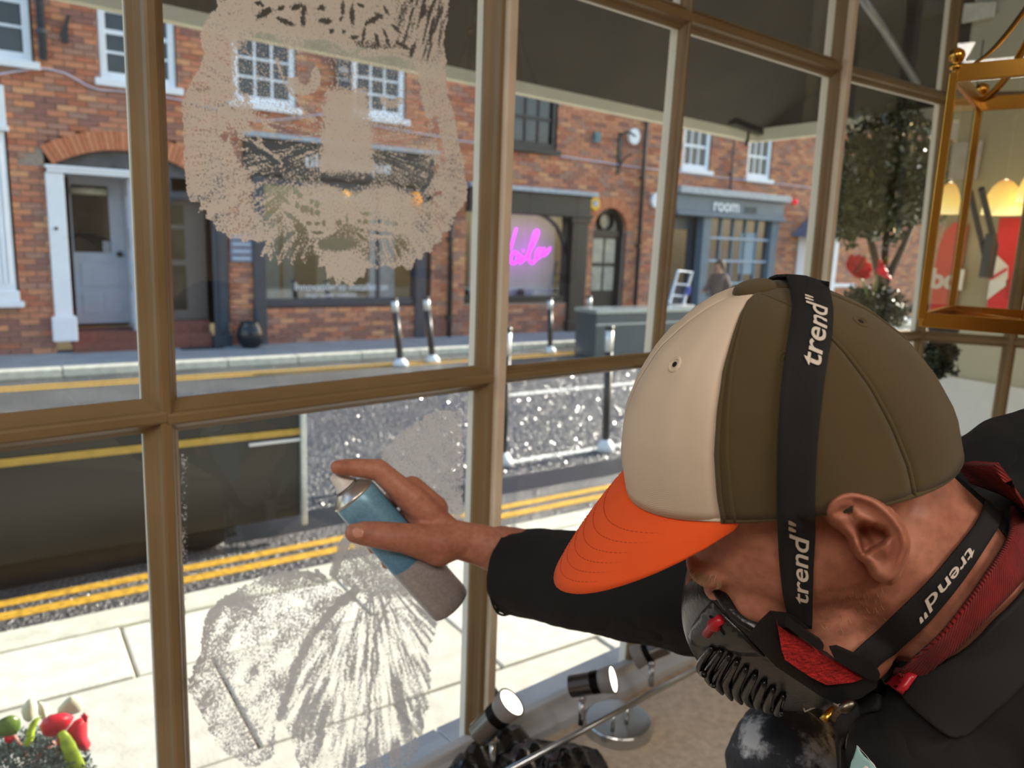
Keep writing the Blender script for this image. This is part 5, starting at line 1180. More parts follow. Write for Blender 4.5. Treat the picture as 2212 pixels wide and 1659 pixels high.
# raised seams along the panel edges and the sweat-band edge
for a in (WHT + .02, WHT + .075, SEAM2, -WHT, math.pi):
    b = MB(); b.tube([crown_pt(a, t, .001) for t in np.linspace(0, .97, 26)], [.0013] * 20 + [.0012] * 6, 6); b.build('seam', olive, cap, smooth=True)
b = MB(); b.tube([crown_pt(a, 0, .0006) for a in np.linspace(WHT, 2 * math.pi - WHT, 50)], .0016, 6); b.build('hem', olive, cap, smooth=True)
b = MB(); b.tube([crown_pt(a, 0.005, .0004) for a in np.linspace(-WHT, WHT, 30)], .0014, 6); b.build('hem', offw, cap, smooth=True)
for a, t, m_ in ((math.radians(33), .56, offw), (math.radians(92), .56, olive), (math.radians(150), .6, olive), (math.radians(-33), .56, offw)):
    p, n = crown_pt(a, t), (crown_pt(a, t, .01) - crown_pt(a, t)); n = (crown_pt(a + .05, t) - crown_pt(a - .05, t)).cross(crown_pt(a, t + .03) - crown_pt(a, t - .03)).normalized()
    if n.dot(p - HC) < 0: n = -n
    x, y, d = orth(n); b = MB(); b.tube([p + n * .0015 + x * math.cos(k) * .0042 + y * math.sin(k) * .0042 for k in np.linspace(0, 2 * math.pi, 17)], .0014, 6, cap=False); e = b.build('eyelet', m_, cap, smooth=True)
    b = MB(); b.lathe([(.0018, 0), (.0018, .0012)], p + n * .0012, n, 10); b.build('hole', mat('dark_hole', '14110C', .9), e)
# visor: curved sheet, drooping to the sides
rows_ = []
NV = 30
for i in range(NV + 1):
    ph = math.radians(-68 + 136 * i / NV); p0 = crown_pt(ph, .0, -.001) - hU * .001; s_ = math.sin(ph)
    reach = .084 * max(0, math.cos(ph * 1.3)) ** .72
    row = []
    for j in range(11):
        r = j / 10; e = p0 - HC; x, y, z = e.dot(hF), e.dot(hL), e.dot(hU)
        row.append(hp(x + reach * r * .80, y * (1 - .02 * r), z - reach * r * .58 - (.010 * r * s_ * s_ + .018 * r * r) * reach / .084))
    rows_.append(row)
b = MB(); b.grid(rows_); vis_o = b.build('visor', orange, cap, smooth=True, solid=.0035); vis_o['label'] = 'bright orange curved visor'
def vpt(f, r): i = f * NV; k = min(int(i), NV - 1); g = i - k; j = min(int(r * 10), 9); h = r * 10 - j; return rows_[k][j].lerp(rows_[k + 1][j], g).lerp(rows_[k][j + 1].lerp(rows_[k + 1][j + 1], g), h)
stm = mat('orange_thread', 'C8481A', .8)
for r in (.3, .44, .57, .69, .8, .9):
    b = MB(); f0 = .1 + .06 * r
    for k in range(46):
        fa_, fb_ = f0 + (1 - 2 * f0) * k / 46, f0 + (1 - 2 * f0) * (k + .6) / 46; b.tube([vpt(fa_, r) + hU * .0019 + hF * .0008, vpt(fb_, r) + hU * .0019 + hF * .0008], .0004, 4)
    tag(b.build('stitching', stm, vis_o), kind='stuff')
# ---- respirator --------------------------------------------------------
resp = bpy.data.objects.new('dust_mask', None); COL.objects.link(resp); resp.parent = per; resp['label'] = 'black half face dust mask with red filters and elastic straps'
rubb = mat('black_rubber', '121314', .3, var=.15, scale=18, bump=.12, bscale=260, spec=.5)
matb = mat('matt_black_plastic', '121315', .5, var=.15, scale=20)
redf = mat('red_felt', 'A01414', .95, var=.25, scale=120, bump=.9, bscale=420)
front = [(1512, 1236), (1484, 1258), (1473, 1300), (1473, 1345), (1483, 1392), (1500, 1424), (1524, 1460), (1555, 1496), (1600, 1520), (1650, 1534), (1705, 1541), (1760, 1534), (1796, 1514), (1835, 1512)]
edge = [(1528, 1250), (1548, 1268), (1560, 1282), (1572, 1302), (1588, 1322), (1608, 1338), (1630, 1350), (1655, 1362), (1690, 1380), (1735, 1402), (1790, 1430), (1840, 1450), (1880, 1468), (1900, 1485)]
ey = [.018, .03, .038, .044, .05, .054, .058, .06, .061, .06, .056, .05, .044, .036]
rows_ = []
for (fu, fv), (gu, gv), y in zip(front, edge, ey):
    rows_.append([hl(fu + (gu - fu) * s, fv + (gv - fv) * s, y * math.sin(s * math.pi / 2) ** .75) for s in [k / 12 for k in range(13)]])
def mir(p): d = p - HC; return p - hL * (2 * d.dot(hL))
b = MB(); b.grid([[mir(p) for p in r[:0:-1]] + r for r in rows_]); mb_ = b.build('mask_body', rubb, resp, smooth=True, solid=.003, sub=1)
mtree = tree_of(mb_)
# seal lying on the cheek
b = MB(); b.tube([r[-1] for r in rows_], [.006] * len(rows_), 8, flat=.7); b.build('face_seal', rubb, resp, smooth=True)
b = MB(); b.tube([mir(r[-1]) for r in rows_], [.006] * len(rows_), 8, flat=.7); b.build('face_seal', rubb, resp, smooth=True)
class Plane:
    """a stiff flat plate standing beside the cheek"""
    def __init__(s, y, k=0, u0=1760): s.y, s.k, s.u0 = y, k, u0
    def __call__(s, u, v): return hl(u, v, s.y + s.k * (u - s.u0)), hL
ftree = tree_of(mb_, body); dm = Drape(mtree, .045); df = Drape(ftree, .06)
def r8(x, y): return 1440 + x / 4.254, 1200 + y / 4.254
pl = patch('valve_panel', [r8(*p) for p in ((432, 415), (560, 560), (745, 735), (905, 905), (700, 905), (560, 860), (350, 860), (245, 800), (222, 730), (250, 640), (320, 540))], dm, .0004, .0016, mat('grey_black_plastic', '1E2022', .3, var=.15, scale=30, bump=.1, bscale=260), resp, 12)
b = MB(); pp = [dm(*r8(*p)) for p in ((412, 545), (440, 590), (500, 660), (545, 715))]; b.tube([p + n * .002 for p, n in pp], .0022, 6, flat=.4); b.build('valve_slot', matb, resp)
pp = [dm(*r8(*p)) for p in ((405, 680), (470, 625), (540, 570))]; b = MB(); b.tube([p + n * .0045 for p, n in pp], [.0032, .003, .0034], 8); b.ell(pp[1][0] + pp[1][1] * .003, .0045); b.build('valve_lever', mat('red_plastic', 'A81E2C', .35), resp, smooth=True)
tops = [(440, 820), (525, 850), (595, 890), (665, 940), (740, 1000), (825, 1060), (905, 1125), (985, 1185), (1075, 1250), (1175, 1318)]
bots = [(350, 1110), (435, 1200), (515, 1255), (600, 1310), (690, 1345), (790, 1382), (880, 1402), (965, 1428), (1060, 1448), (1080, 1440)]
mids = [(345, 960), (410, 1040), (490, 1090), (570, 1130), (650, 1180), (735, 1230), (835, 1290), (920, 1330), (1015, 1370), (1100, 1395)]
for tpx, mpx, bpx in zip(tops[:9], mids, bots):
    path = []
    for p in smooth_path([(*tpx, 0), ((tpx[0] + mpx[0]) / 2 - 8, (tpx[1] + mpx[1]) / 2, 0), (*mpx, 0), ((bpx[0] + mpx[0]) / 2 - 12, (bpx[1] + mpx[1]) / 2 + 8, 0), (*bpx, 0)], 3):
        q, n = dm(*r8(p.x, p.y)); path.append((q, n))
    b = MB(); b.tube([q + n * (.001 + .0035 * math.sin(math.pi * min(1, .15 + i / len(path)))) for i, (q, n) in enumerate(path)], [.0008 + .0022 * math.sin(math.pi * (.1 + .85 * i / (len(path) - 1))) ** .6 for i in range(len(path))], 8); b.build('rib', rubb, resp, smooth=True)
patch('side_plate', [r8(*p) for p in ((950, 505), (1100, 522), (1180, 560), (1300, 660), (1020, 640), (1060, 900), (1200, 1000), (1420, 1100), (1790, 1060), (1935, 1100), (1925, 1190), (1780, 1290), (1560, 1345), (1420, 1280), (1000, 1000), (750, 735), (850, 600))], Plane(.0655, -4e-5), 0, .002, matb, resp, 12, smooth=False)
patch('filter_pad', [r8(*p) for p in ((1002, 560), (1022, 640), (1140, 720), (1290, 800), (1480, 935), (1640, 1020), (1785, 1105), (1700, 1135), (1560, 1150), (1465, 1160), (1330, 1095), (1200, 1010), (1080, 925), (1050, 840), (1035, 740))], Plane(.069, -5e-5), 0, .003, redf, resp, 8, smooth=False)
patch('strap_buckle', [r8(*p) for p in ((1085, 560), (1120, 560), (1250, 660), (1410, 760), (1438, 800), (1430, 840), (1390, 835), (1230, 730), (1085, 620))], Plane(.0735, -5e-5), 0, .0025, matb, resp, 9, smooth=False)
patch('strap_buckle', [r8(*p) for p in ((1490, 830), (1560, 820), (1700, 880), (1900, 970), (1950, 1060), (1940, 1110), (1860, 1110), (1700, 1030), (1540, 930))], Plane(.0735, -5e-5), 0, .003, matb, resp, 9, smooth=False)
text('d', .012, mat('strap_print', 'C8BDB2', .7), resp, Matrix.Translation(dm(*r8(1300, 1395))[0] - RAY(*r8(1300, 1395)) * .004) @ Matrix((( cR.x, cU.x, -cF.x, 0), (cR.y, cU.y, -cF.y, 0), (cR.z, cU.z, -cF.z, 0), (0, 0, 0, 1))) @ Matrix.Rotation(math.radians(-68), 4, 'Z'), ext=.0003)
elastic = mat('black_elastic', '101013', .8, var=.25, scale=40, bump=.5, bscale=380, kind='rib')
prt = mat('strap_print', 'C8BDB2', .7)
alltree = tree_of(body, *crowns)
dall = Drape(alltree, .075)
topr = [((1703, 630), (1784, 634)), ((1708, 652), (1791, 668)), ((1706, 700), (1792, 720)), ((1694, 780), (1780, 790)), ((1684, 880), (1768, 890)), ((1679, 980), (1760, 990)), ((1678, 1080), (1757, 1085)), ((1681, 1180), (1756, 1185)), ((1690, 1270), (1755, 1265)), ((1704, 1335), (1749, 1345))]
rib = Ribbon(topr, dall, .004, taut=(32, -1))
# carry the strap over the top and down his far side
def over(k):
    a = [mir(p) for p, n in rib.rows[k]]; return a
far = [over(k) for k in range(len(rib.rows) - 8, 3, -4)]
mid_ = [[(p + mir(p)) / 2 + hU * .004 for p, n in rib.rows[0]]]
rib.ext = far + mid_
rib.build('head_strap', elastic, resp)
rib.letters('trend"', .345, .10, .85, .32, prt, resp)
rib.letters('trend"', .915, .70, .84, .3, prt, resp)
# ---- jacket: shells over the body, fused into one garment
black = mat('black_jacket_cloth', '0D0D0F', .9, var=.2, scale=14, bump=.25, bscale=600, kind='twill')
J = MB()
SC0, SC1 = at(1106, 1234, .995), at(1352, 1268, .925)
SC2 = at(1600, 1290, .855); SC3 = at(2080, 1150, .70)
caps(J, [SC0, SC1, SC2, at(1850, 1215, .775), SC3], [.054, .063, .07, .074, .082], 20)
J.ell(at(2290, 1150, .66), .11)
caps(J, [at(2235, 1235, .60), at(2330, 1500, .58)], [.075, .12], 20)
J.ell(CH, camv(.135, -.02, 0), camv(.0, .13, 0), camv(0, 0, .12), n=20, m=14)
J.ell(at(2080, 1700, .50), camv(.075, 0, 0), camv(0, .075, 0), camv(0, 0, .06), n=18, m=12)
J.ell(at(2140, 1480, .50), camv(.06, 0, 0), camv(0, .07, 0), camv(0, 0, .05), n=18, m=12)
caps(J, [CH, PEL], [.135, .15], 20); caps(J, [at(2425, 1400, .53), at(2470, 1700, .46), LSH], [.068, .085, .085], 18); caps(J, [at(2420, 1800, .5), LSH, LEL], [.12, .085, .065], 16)
jac = fused(J, 'jacket', black, per, .004, 6)
bm = bmesh.new(); bm.from_mesh(jac.data)      # open the sleeve at the cuff
axis = (SC0 - SC1).normalized()
cutp = at(1100, 1238, .998); g = bmesh.ops.bisect_plane(bm, geom=bm.verts[:] + bm.edges[:] + bm.faces[:], plane_co=cutp, plane_no=axis, clear_outer=True)
bm.to_mesh(jac.data); bm.free()
q = jac.modifiers.new('solid', 'SOLIDIFY'); q.thickness = .0022; q.offset = -1
# gentle folds along sleeve and chest
tx = bpy.data.textures.new('cloth_folds', 'CLOUDS'); tx.noise_scale = .06; tx.noise_depth = 2
q = jac.modifiers.new('folds', 'DISPLACE'); q.texture = tx; q.strength = .012; q.mid_level = .5; q.texture_coords = 'GLOBAL'
b = MB(); x, y, d = orth(axis); rr = .053
b.tube([cutp + axis * .0 + (x * math.cos(a) + y * math.sin(a)) * rr for a in np.linspace(0, 2 * math.pi, 40)], .0016, 6, cap=False); b.build('cuff_hem', black, per, smooth=True)
jt = tree_of(jac, body); dj = Drape(jt, .06)
# collar flap, zip fly, zip and badge
jblack = mat('black_collar_cloth', '121214', .85, var=.2, scale=14, bump=.25, bscale=600, kind='twill')
patch('collar', [(2260, 1180), (2212, 1222), (2130, 1312), (2040, 1400), (1965, 1462), (1936, 1476), (1955, 1540), (1998, 1590), (2050, 1618), (2070, 1622), (2130, 1560), (2212, 1480), (2290, 1400)], dj, .006, .004, jblack, per, 22, blur=4)
patch('zip_fly', [(1930, 1480), (1860, 1500), (1800, 1545), (1788, 1570), (1794, 1620), (1800, 1690), (1850, 1690), (1846, 1590), (1870, 1560), (1920, 1545)], Drape(jt, .02, .47), .004, .004, black, per, 12, blur=3)
gold = mat('gold_metal', 'B08A3E', .3, metal=1, var=.1)
b = MB(); b.tube([at(1800, 1527, .462), at(1790, 1540, .46), at(1778, 1556, .458)], [.0012, .0022, .0026], 8, flat=.5); b.build('zip_pull', gold, per, smooth=True)
b = MB(); b.ell(at(1830, 1526, .462), camv(.005, .003, 0), camv(-.002, .003, 0), camv(0, 0, .003)); b.build('zip_slider', mat('dark_steel', '6A655C', .35, metal=1), per, smooth=True)
teal = mat('pale_teal_label', '9CC4C4', .6, var=.04)
bg = patch('badge', [(1876, 1611), (1924, 1662), (1960, 1720), (1840, 1720), (1858, 1660)], dj, .009, .0012, teal, per, 10, blur=4)
patch('badge_border', [(1879, 1618), (1921, 1664), (1950, 1710), (1944, 1714), (1914, 1668), (1877, 1626)], dj, .0105, .0006, mat('white_print', 'E6E6E2', .6), per, 6, blur=3)
patch('badge_emblem', [(1884, 1658), (1892, 1651), (1902, 1654), (1908, 1666), (1905, 1690), (1882, 1690)], dj, .0108, .0006, mat('white_print', 'E6E6E2', .6), per, 6, blur=2)
# ---- straps round the neck
neck = tree_of(body); dn = Drape(neck, .055)
low = [((2124, 1045), (2178, 1056)), ((2126, 1075), (2172, 1098)), ((2097, 1131), (2135, 1152)), ((2050, 1188), (2092, 1216)), ((2003, 1244), (2050, 1274)), ((1945, 1302), (1990, 1346)), ((1885, 1362), (1938, 1393)), ((1845, 1400), (1895, 1424)), ((1825, 1420), (1875, 1446))]
r2 = Ribbon(low, Drape(neck, .058, .55), .004)
r2.ext = [[mir(p) for p, n in r2.rows[k]] for k in (16, 10, 5)] + [[(p + mir(p)) / 2 - hF * .006 for p, n in r2.rows[0]]]
r2.build('neck_strap', elastic, resp)
r2.letters('trend"', .34, .62, .3, .78, prt, resp)
knit = mat('red_knit', '9A1616', .95, var=.25, scale=90, bump=.9, bscale=230, kind='rib', sheen=.05)
lan = bpy.data.objects.new('red_scarf', None); COL.objects.link(lan); lan.parent = per; lan['label'] = 'red knitted neck band with a plastic buckle'
redrows = [((2040, 1000), (2092, 1030)), ((2090, 998), (2150, 1075)), ((2160, 1010), (2212, 1130)), ((2182, 1085), (2235, 1150)), ((2156, 1155), (2195, 1226)), ((2097, 1240), (2130, 1290)), ((2024, 1342), (2063, 1360)), ((1955, 1410), (1990, 1434)), ((1920, 1440), (1950, 1462))]
redrows = redrows[3:]
r3 = Ribbon(redrows, Drape(neck, .052, .54), .010)
pre = [[hit(u, v, HC + hL * y, hL) for u, v in ((a[0] + (c[0] - a[0]) * j / 4, a[1] + (c[1] - a[1]) * j / 4) for j in range(5))] for a, c, y in (((2072, 1004), (2100, 1040), -.045), ((2100, 1000), (2160, 1062), -.02), ((2150, 1003), (2205, 1085), .01), ((2178, 1040), (2228, 1120), .03))]
r3.ext = pre; r3.build('band', knit, lan, th=.004)
patch('buckle', [(1900, 1455), (1930, 1418), (1955, 1440), (1972, 1448), (1950, 1475), (1905, 1478)], Drape(neck, .05, .52), .012, .005, mat('red_plastic', 'A81E2C', .35), lan, 8, blur=1)
b = MB()
ch = [at(u, v, .50) for u, v in ((2235, 1130), (2215, 1175), (2200, 1205), (2185, 1230), (2172, 1250), (2160, 1262))]
for i, p in enumerate(smooth_path(ch, 6)):
    d = Vector((1, 0, 0)) if i % 2 else Vector((0, 0, 1)); x, y, _ = orth(d); b.tube([p + x * math.cos(k) * .0022 + y * math.sin(k) * .0022 for k in np.linspace(0, 2 * math.pi, 9)], .0006, 5, cap=False)
tag(b.build('neck_chain', gold, per, smooth=True), kind='stuff')
# ---- trousers, one garment, paint-spattered at the knee
def spatter():
    k = NT('spattered_trousers'); p = k.n('ShaderNodeBsdfPrincipled', i_Roughness=.8); tc = k.n('ShaderNodeTexCoord')
    a = k.n('ShaderNodeTexNoise', i_Scale=26, i_Detail=6, i_Roughness=.65); k.l(tc.outputs['Object'], a.inputs['Vector'])
    c = k.n('ShaderNodeTexNoise', i_Scale=9, i_Detail=2); k.l(tc.outputs['Object'], c.inputs['Vector'])
    ad = k.n('ShaderNodeMath', operation='ADD'); k.l(a.outputs['Fac'], ad.inputs[0]); k.l(c.outputs['Fac'], ad.inputs[1])
    hf = k.n('ShaderNodeMath', operation='MULTIPLY'); hf.inputs[1].default_value = .5; k.l(ad.outputs[0], hf.inputs[0])
    k.l(k.ramp(hf.outputs[0], [(.4, lin('1E2129')), (.495, lin('343842')), (.52, lin('7A7E88')), (.56, lin('CACCD4'))]), p.inputs['Base Color'])
    b = k.n('ShaderNodeBump', i_Strength=.3, i_Distance=.003); k.l(a.outputs['Fac'], b.inputs['Height']); k.l(b.outputs[0], p.inputs['Normal']); k.l(p.outputs[0], k.out.inputs[0]); return k.m
TR = MB()
caps(TR, [HIP, at(2150, 1830, .82), KN, FT + V(0, 0, .03)], [.11, .088, .064, .06], 20)
TR.ell(at(1690, 1630, .86), .058); TR.ell(at(1760, 1600, .90), .05)
caps(TR, [PEL, KR, FR + V(0, 0, .03)], [.13, .085, .06], 16); caps(TR, [HIP, PEL], [.12, .15], 16)
tro = fused(TR, 'trousers', spatter(), per, .005, 5)
q = tro.modifiers.new('folds', 'DISPLACE'); q.texture = tx; q.strength = .014; q.mid_level = .5; q.texture_coords = 'GLOBAL'
shoe = mat('black_shoe', '1C1B1B', .5, var=.2)
for f in (FT, FR):
    b = MB(); z = LZ
    rows_ = []
    for i in range(9):
        t = i / 8; c = V(f.x + .06 - .24 * t, f.y + .03 - .0 * t, 0) ; w = .036 + .012 * math.sin(math.pi * t); h = .095 - .05 * t
        rows_.append([V(c.x, c.y + w * math.cos(a), z + .004 + max(0, h * math.sin(a)) ) for a in np.linspace(0, 2 * math.pi, 13)[:-1]])
    b.grid(rows_, closed=True); b.add(rows_[0], [tuple(range(12))]); b.add(rows_[-1], [tuple(range(11, -1, -1))]); b.build('shoe', shoe, per, smooth=True)
# ---- brow and stubble hairs
hairm = mat('fair_hair', 'A48864', .5, var=.3, scale=60)
b = MB()
def hair(u, v, du, dv, L=.006):
    p, n = dn(u, v); q, _ = dn(u + du, v + dv); d = (q - p)
    if d.length < 1e-6 or d.length > .05: return
    d.normalize(); b.tube([p, p + d * L * .5 + n * L * .25, p + d * L + n * L * .2], [.00014, .00012, .00005], 3, cap=False)
for i in range(90):
    t = rng.random(); hair(1490 + 70 * t, 1232 + 22 * t + rng.normal(0, 4), -3 + rng.normal(0, 2), 8, .006)
for i in range(75):
    hair(1760 + rng.uniform(0, 150), 1260 + rng.uniform(0, 110), rng.normal(2, 3), 6, .0045)
tag(b.build('stubble', hairm, per), kind='stuff')
# thumb and finger nails
dh = Drape(neck, .0, 1.0)
nail = mat('nail', 'C98C74', .3, var=.05)
patch('thumb_nail', [(690 + x / 4.255, 970 + y / 4.255) for x, y in ((300, 745), (335, 722), (395, 725), (412, 765), (400, 810), (350, 822), (305, 800))], dh, .0002, .0005, nail, per, 4)

# ================================================================== spray can in his hand
ca, cb = at(766, 1072, .972), at(975, 1308, 1.008); ax = (cb - ca).normalized()
can = thing('spray_can', 'blue and grey aerosol can with a white nozzle, held against the window', 'spray can', T(ca)); R_ = .0292; Lc = (cb - ca).length
def canmat():
    k = NT('can_print'); p = k.n('ShaderNodeBsdfPrincipled', i_Roughness=.32); tc = k.n('ShaderNodeTexCoord'); sp = k.n('ShaderNodeSeparateXYZ'); k.l(tc.outputs['UV'], sp.inputs[0])
    r = k.ramp(sp.outputs['Y'], [(0, lin('7FB0C8')), (.1, lin('6E9FBC')), (.52, lin('5E92B4')), (.56, lin('4E86AE')), (.565, lin('A9A3A4')), (.9, lin('9C9594')), (.97, lin('8A8484'))])
    w = k.n('ShaderNodeTexWave', i_Scale=62); w.bands_direction = 'Y'; k.l(tc.outputs['UV'], w.inputs['Vector'])
    n_ = k.n('ShaderNodeTexNoise', i_Scale=40); k.l(tc.outputs['UV'], n_.inputs['Vector'])
    mu = k.n('ShaderNodeMath', operation='MULTIPLY'); k.l(w.outputs['Fac'], mu.inputs[0]); k.l(k.ramp(n_.outputs['Fac'], [(.45, (0, 0, 0)), (.55, (.35, .35, .35))]), mu.inputs[1])
    mx = k.n('ShaderNodeMixRGB'); k.l(mu.outputs[0], mx.inputs[0]); k.l(r, mx.inputs[1]); mx.inputs[2].default_value = (*lin('4A5A6A'), 1)
    k.l(mx.outputs[0], p.inputs['Base Color']); p.inputs['Metallic'].default_value = .15; k.l(p.outputs[0], k.out.inputs[0]); return k.m
b = MB(); prof = [(R_ * .97, 0), (R_, .003)] + [(R_, .003 + (Lc - .009) * i / 20) for i in range(1, 21)] + [(R_ * .97, Lc - .002), (R_ * .86, Lc), (R_ * .5, Lc - .004), (0.001, Lc - .006)]
b.lathe(prof, (0, 0, 0), ax, 40, cap=False); co = b.build('can_body', canmat(), can, smooth=True)
uv = co.data.uv_layers.new(name='UVMap'); x, y, d = orth(ax)
for lp in co.data.loops:
    p = co.data.vertices[lp.vertex_index].co; uv.data[lp.index].uv = (math.atan2(p.dot(y), p.dot(x)) / 6.283 + .5, p.dot(d) / Lc)
tin = mat('tin_dome', 'C9C2BC', .28, metal=.8, var=.05)
b = MB(); b.lathe([(R_ * .97, 0), (R_ * 1.03, -.0015), (R_ * .98, -.004), (R_ * .8, -.0085), (R_ * .6, -.0135), (R_ * .48, -.015)], (0, 0, 0), ax, 36); b.build('dome', tin, can, smooth=True)
b = MB(); b.lathe([(R_ * .5, -.0145), (R_ * .5, -.019), (R_ * .42, -.02), (R_ * .4, -.024), (R_ * .36, -.026), (R_ * .3, -.037), (R_ * .26, -.039)], (0, 0, 0), ax, 28); b.build('nozzle', mat('white_plastic', 'DDD6D0', .4, var=.04), can, smooth=True)
b = MB(); b.lathe([(R_ * .51, -.0152), (R_ * .56, -.0162), (R_ * .51, -.0172)], (0, 0, 0), ax, 28); b.build('nozzle_ring', mat('grey_ring', '5A5654', .4), can, smooth=True)
# ================================================================== things on the ledge and in the shop
lampglow = mat('warm_bulb_face', 'FFFFFF', .3, emit='FFF6E0', es=6)
sp = thing('spotlight_bar', 'brushed steel spotlight bar with round base lying on the beige ledge', 'spotlight', T(0, 0, 0))
bc = onz(1336, 1557, LZ + .02); zb = LZ + .062
b = MB(); b.lathe([(.066, 0), (.069, .003), (.069, .022), (.066, .026), (.0, .0275)], (bc.x, bc.y, LZ), n=40); b.build('base', mat('satin_steel', 'C3C6C8', .3, metal=.9, var=.05), sp, smooth=False, bevel=.001)
ba, bb = onz(1070, 1680, zb), onz(1640, 1372, zb)
b = MB(); b.tube([ba, bb], .0062, 12); b.build('rail', steel, sp, smooth=True)
for u, v in ((1325, 1545), (1355, 1530)):
    p = onz(u, v, zb); b = MB(); b.tube([V(p.x, p.y, LZ + .025), p], .0045, 8); b.build('stem', steel, sp, smooth=True)
def spot(pu, pv, hu, hv, bu, bv, fu, fv, lit, r=.0255, dd=0):
    p = onz(pu, pv, zb); dpt = (p - CAM).dot(cF); q = at(hu, hv, dpt); f = at(fu, fv, dpt - dd); h0 = at(bu, bv, dpt)
    b = MB(); b.tube([p, V(p.x, p.y, p.z).lerp(q, .85)], .0058, 10); b.build('post', steel, sp, smooth=True)
    d = (f - h0).normalized(); L = (f - h0).length
    dk = mat('gunmetal', '6E6A6C', .25, metal=1, var=.1)
    b = MB(); b.lathe([(r * .86, 0), (r * .9, .002), (r * .9, L * .5), (r * .8, L * .5 + .001)], h0, d, 28); hd_ = b.build('spot_head', dk, sp, smooth=False, bevel=.0008)
    b = MB()
    for i in range(4): z = L * (.5 + .045 * i); b.lathe([(r * .8, z), (r * .94, z + .001), (r * .94, z + L * .025), (r * .8, z + L * .03)], h0, d, 28)
    b.build('cooling_ring', mat('dark_gunmetal', '3A3738', .3, metal=1), sp, smooth=False)
    b = MB(); b.lathe([(r * .8, L * .66), (r * .95, L * .72), (r * 1.12, L * .98), (r * 1.1, L), (r * .95, L * .985)], h0, d, 28); b.build('bulb_cup', mat('grey_bulb_plastic', '8C8688', .4, var=.08), sp, smooth=True)
    b = MB(); b.lathe([(.0005, L * 1.005), (r * .8, L * 1.0), (r * .98, L * .985)], h0, d, 28, cap=False); b.build('bulb_face', lampglow if lit else mat('dull_lens', 'B0B0AC', .3), sp, smooth=True)
    b = MB(); b.ell(q.lerp(p, .1), .0085); b.build('hinge', steel, sp, smooth=True)
spot(1064, 1660, 1064, 1592, 1034, 1588, 1106, 1516, True, .0255, .02)
spot(1255, 1566, 1258, 1502, 1232, 1483, 1326, 1467, True, .0235, .025)
spot(1407, 1482, 1408, 1428, 1440, 1392, 1372, 1420, False, .023, -.02)
# crumpled black bag
bagm = mat('black_plastic_bag', '0E0F12', .16, var=.3, scale=10, bump=.9, bscale=38, spec=.7)
def crumple(name, poly, z0, hgt, seed):
    r = np.random.default_rng(seed); pts, tris, n = fill(poly, 9); b = MB(); vs_ = []
    xs = [p[0] for p in poly]; ys = [p[1] for p in poly]
    for i, (u, v) in enumerate(pts):
        d = pdist(poly, u, v); p = onz(u, v, z0); k = sm(0, 60, d)
        h = hgt * k * (.55 + .5 * abs(math.sin(u * .031 + v * .043 + 2 * math.sin(v * .02))) + .35 * abs(math.sin(u * .07 - v * .05))) + r.normal(0, .0007)
        vs_.append(p + V(0, 0, h))
    b.add(vs_, tris); return b.build(name, bagm, None, smooth=True)
bag = crumple('plastic_bag', [(900, 1720), (945, 1650), (1010, 1585), (1040, 1530), (1062, 1475), (1080, 1500), (1110, 1545), (1140, 1560), (1165, 1600), (1230, 1605), (1290, 1620), (1310, 1650), (1330, 1720), (1100, 1800)], LZ + .006, .035, 3)
q = bag.modifiers.new('solid', 'SOLIDIFY'); q.thickness = .002; q.offset = 1
tag(bag, 'crumpled shiny black plastic bag on the ledge under the spotlight bar', 'bag')
# ---- brass lantern
brass = mat('polished_brass', 'D2A04A', .2, metal=1, var=.08, scale=6)
lgl = glass('lantern_glass', (.98, .96, .9), .7)
A0 = at(2027, 420, 1.16); A0.z = 0; sideY = V(.168, .22, 0); fwd = V(.22, -.168, 0)
cs = [A0, A0 + sideY, A0 + sideY + fwd, A0 + fwd]
zt, zb_ = 1.6 + .277 - .002, 1.6 - .101
zt = hit(2056, 158, A0, V(0, 1, 0)).z; zb_ = hit(1990, 690, A0, V(0, 1, 0)).z
c0 = (cs[0] + cs[2]) / 2
ln = thing('lantern', 'brass framed glass lantern hanging at the right of the bow window', 'lantern', T(c0.x, c0.y, zb_)); off = V(c0.x, c0.y, zb_); hgt_ = zt - zb_
rel = [c - V(c0.x, c0.y, 0) for c in cs]
for p in rel:
    b = MB(); b.bar(p, p + V(0, 0, hgt_), .011, .011, up=sideY); b.build('corner_bar', brass, ln, bevel=.001)
    b = MB(); b.lathe([(.007, .005), (.0095, .008), (.007, .011), (.004, .013), (.0095, .017), (.0115, .024), (.0095, .031), (.003, .035)], p + V(0, 0, hgt_), n=16); b.build('finial', brass, ln, smooth=True)
for i in range(4):
    p, q = rel[i], rel[(i + 1) % 4]
    for z, w in ((0, .022), (hgt_, .024)): b = MB(); b.bar(p + V(0, 0, z), q + V(0, 0, z), .007, w); b.build('rail', brass, ln, bevel=.001)
    b = MB(); b.add([p + V(0, 0, .01), q + V(0, 0, .01), q + V(0, 0, hgt_ - .01), p + V(0, 0, hgt_ - .01)], [(0, 1, 2, 3)]); b.build('pane', lgl, ln)
top = V(0, 0, hgt_ + .30)
for p in rel:
    path = smooth_path([p + V(0, 0, hgt_), p * .72 + V(0, 0, hgt_ + .035), p * .42 + V(0, 0, hgt_ + .12), p * .2 + V(0, 0, hgt_ + .22), p * .06 + V(0, 0, hgt_ + .29)], 8)
    b = MB(); d0 = V(-p.y, p.x, 0).normalized()
    rows_ = [[c - d0 * .007, c + d0 * .007] for c in path]; b.grid(rows_); b.build('scroll_arm', brass, ln, smooth=True, solid=.002)
b = MB(); b.lathe([(.004, hgt_ + .27), (.022, hgt_ + .28), (.022, hgt_ + .295), (.006, hgt_ + .31)], (0, 0, 0), n=20); b.build('crown_cap', brass, ln, smooth=True)
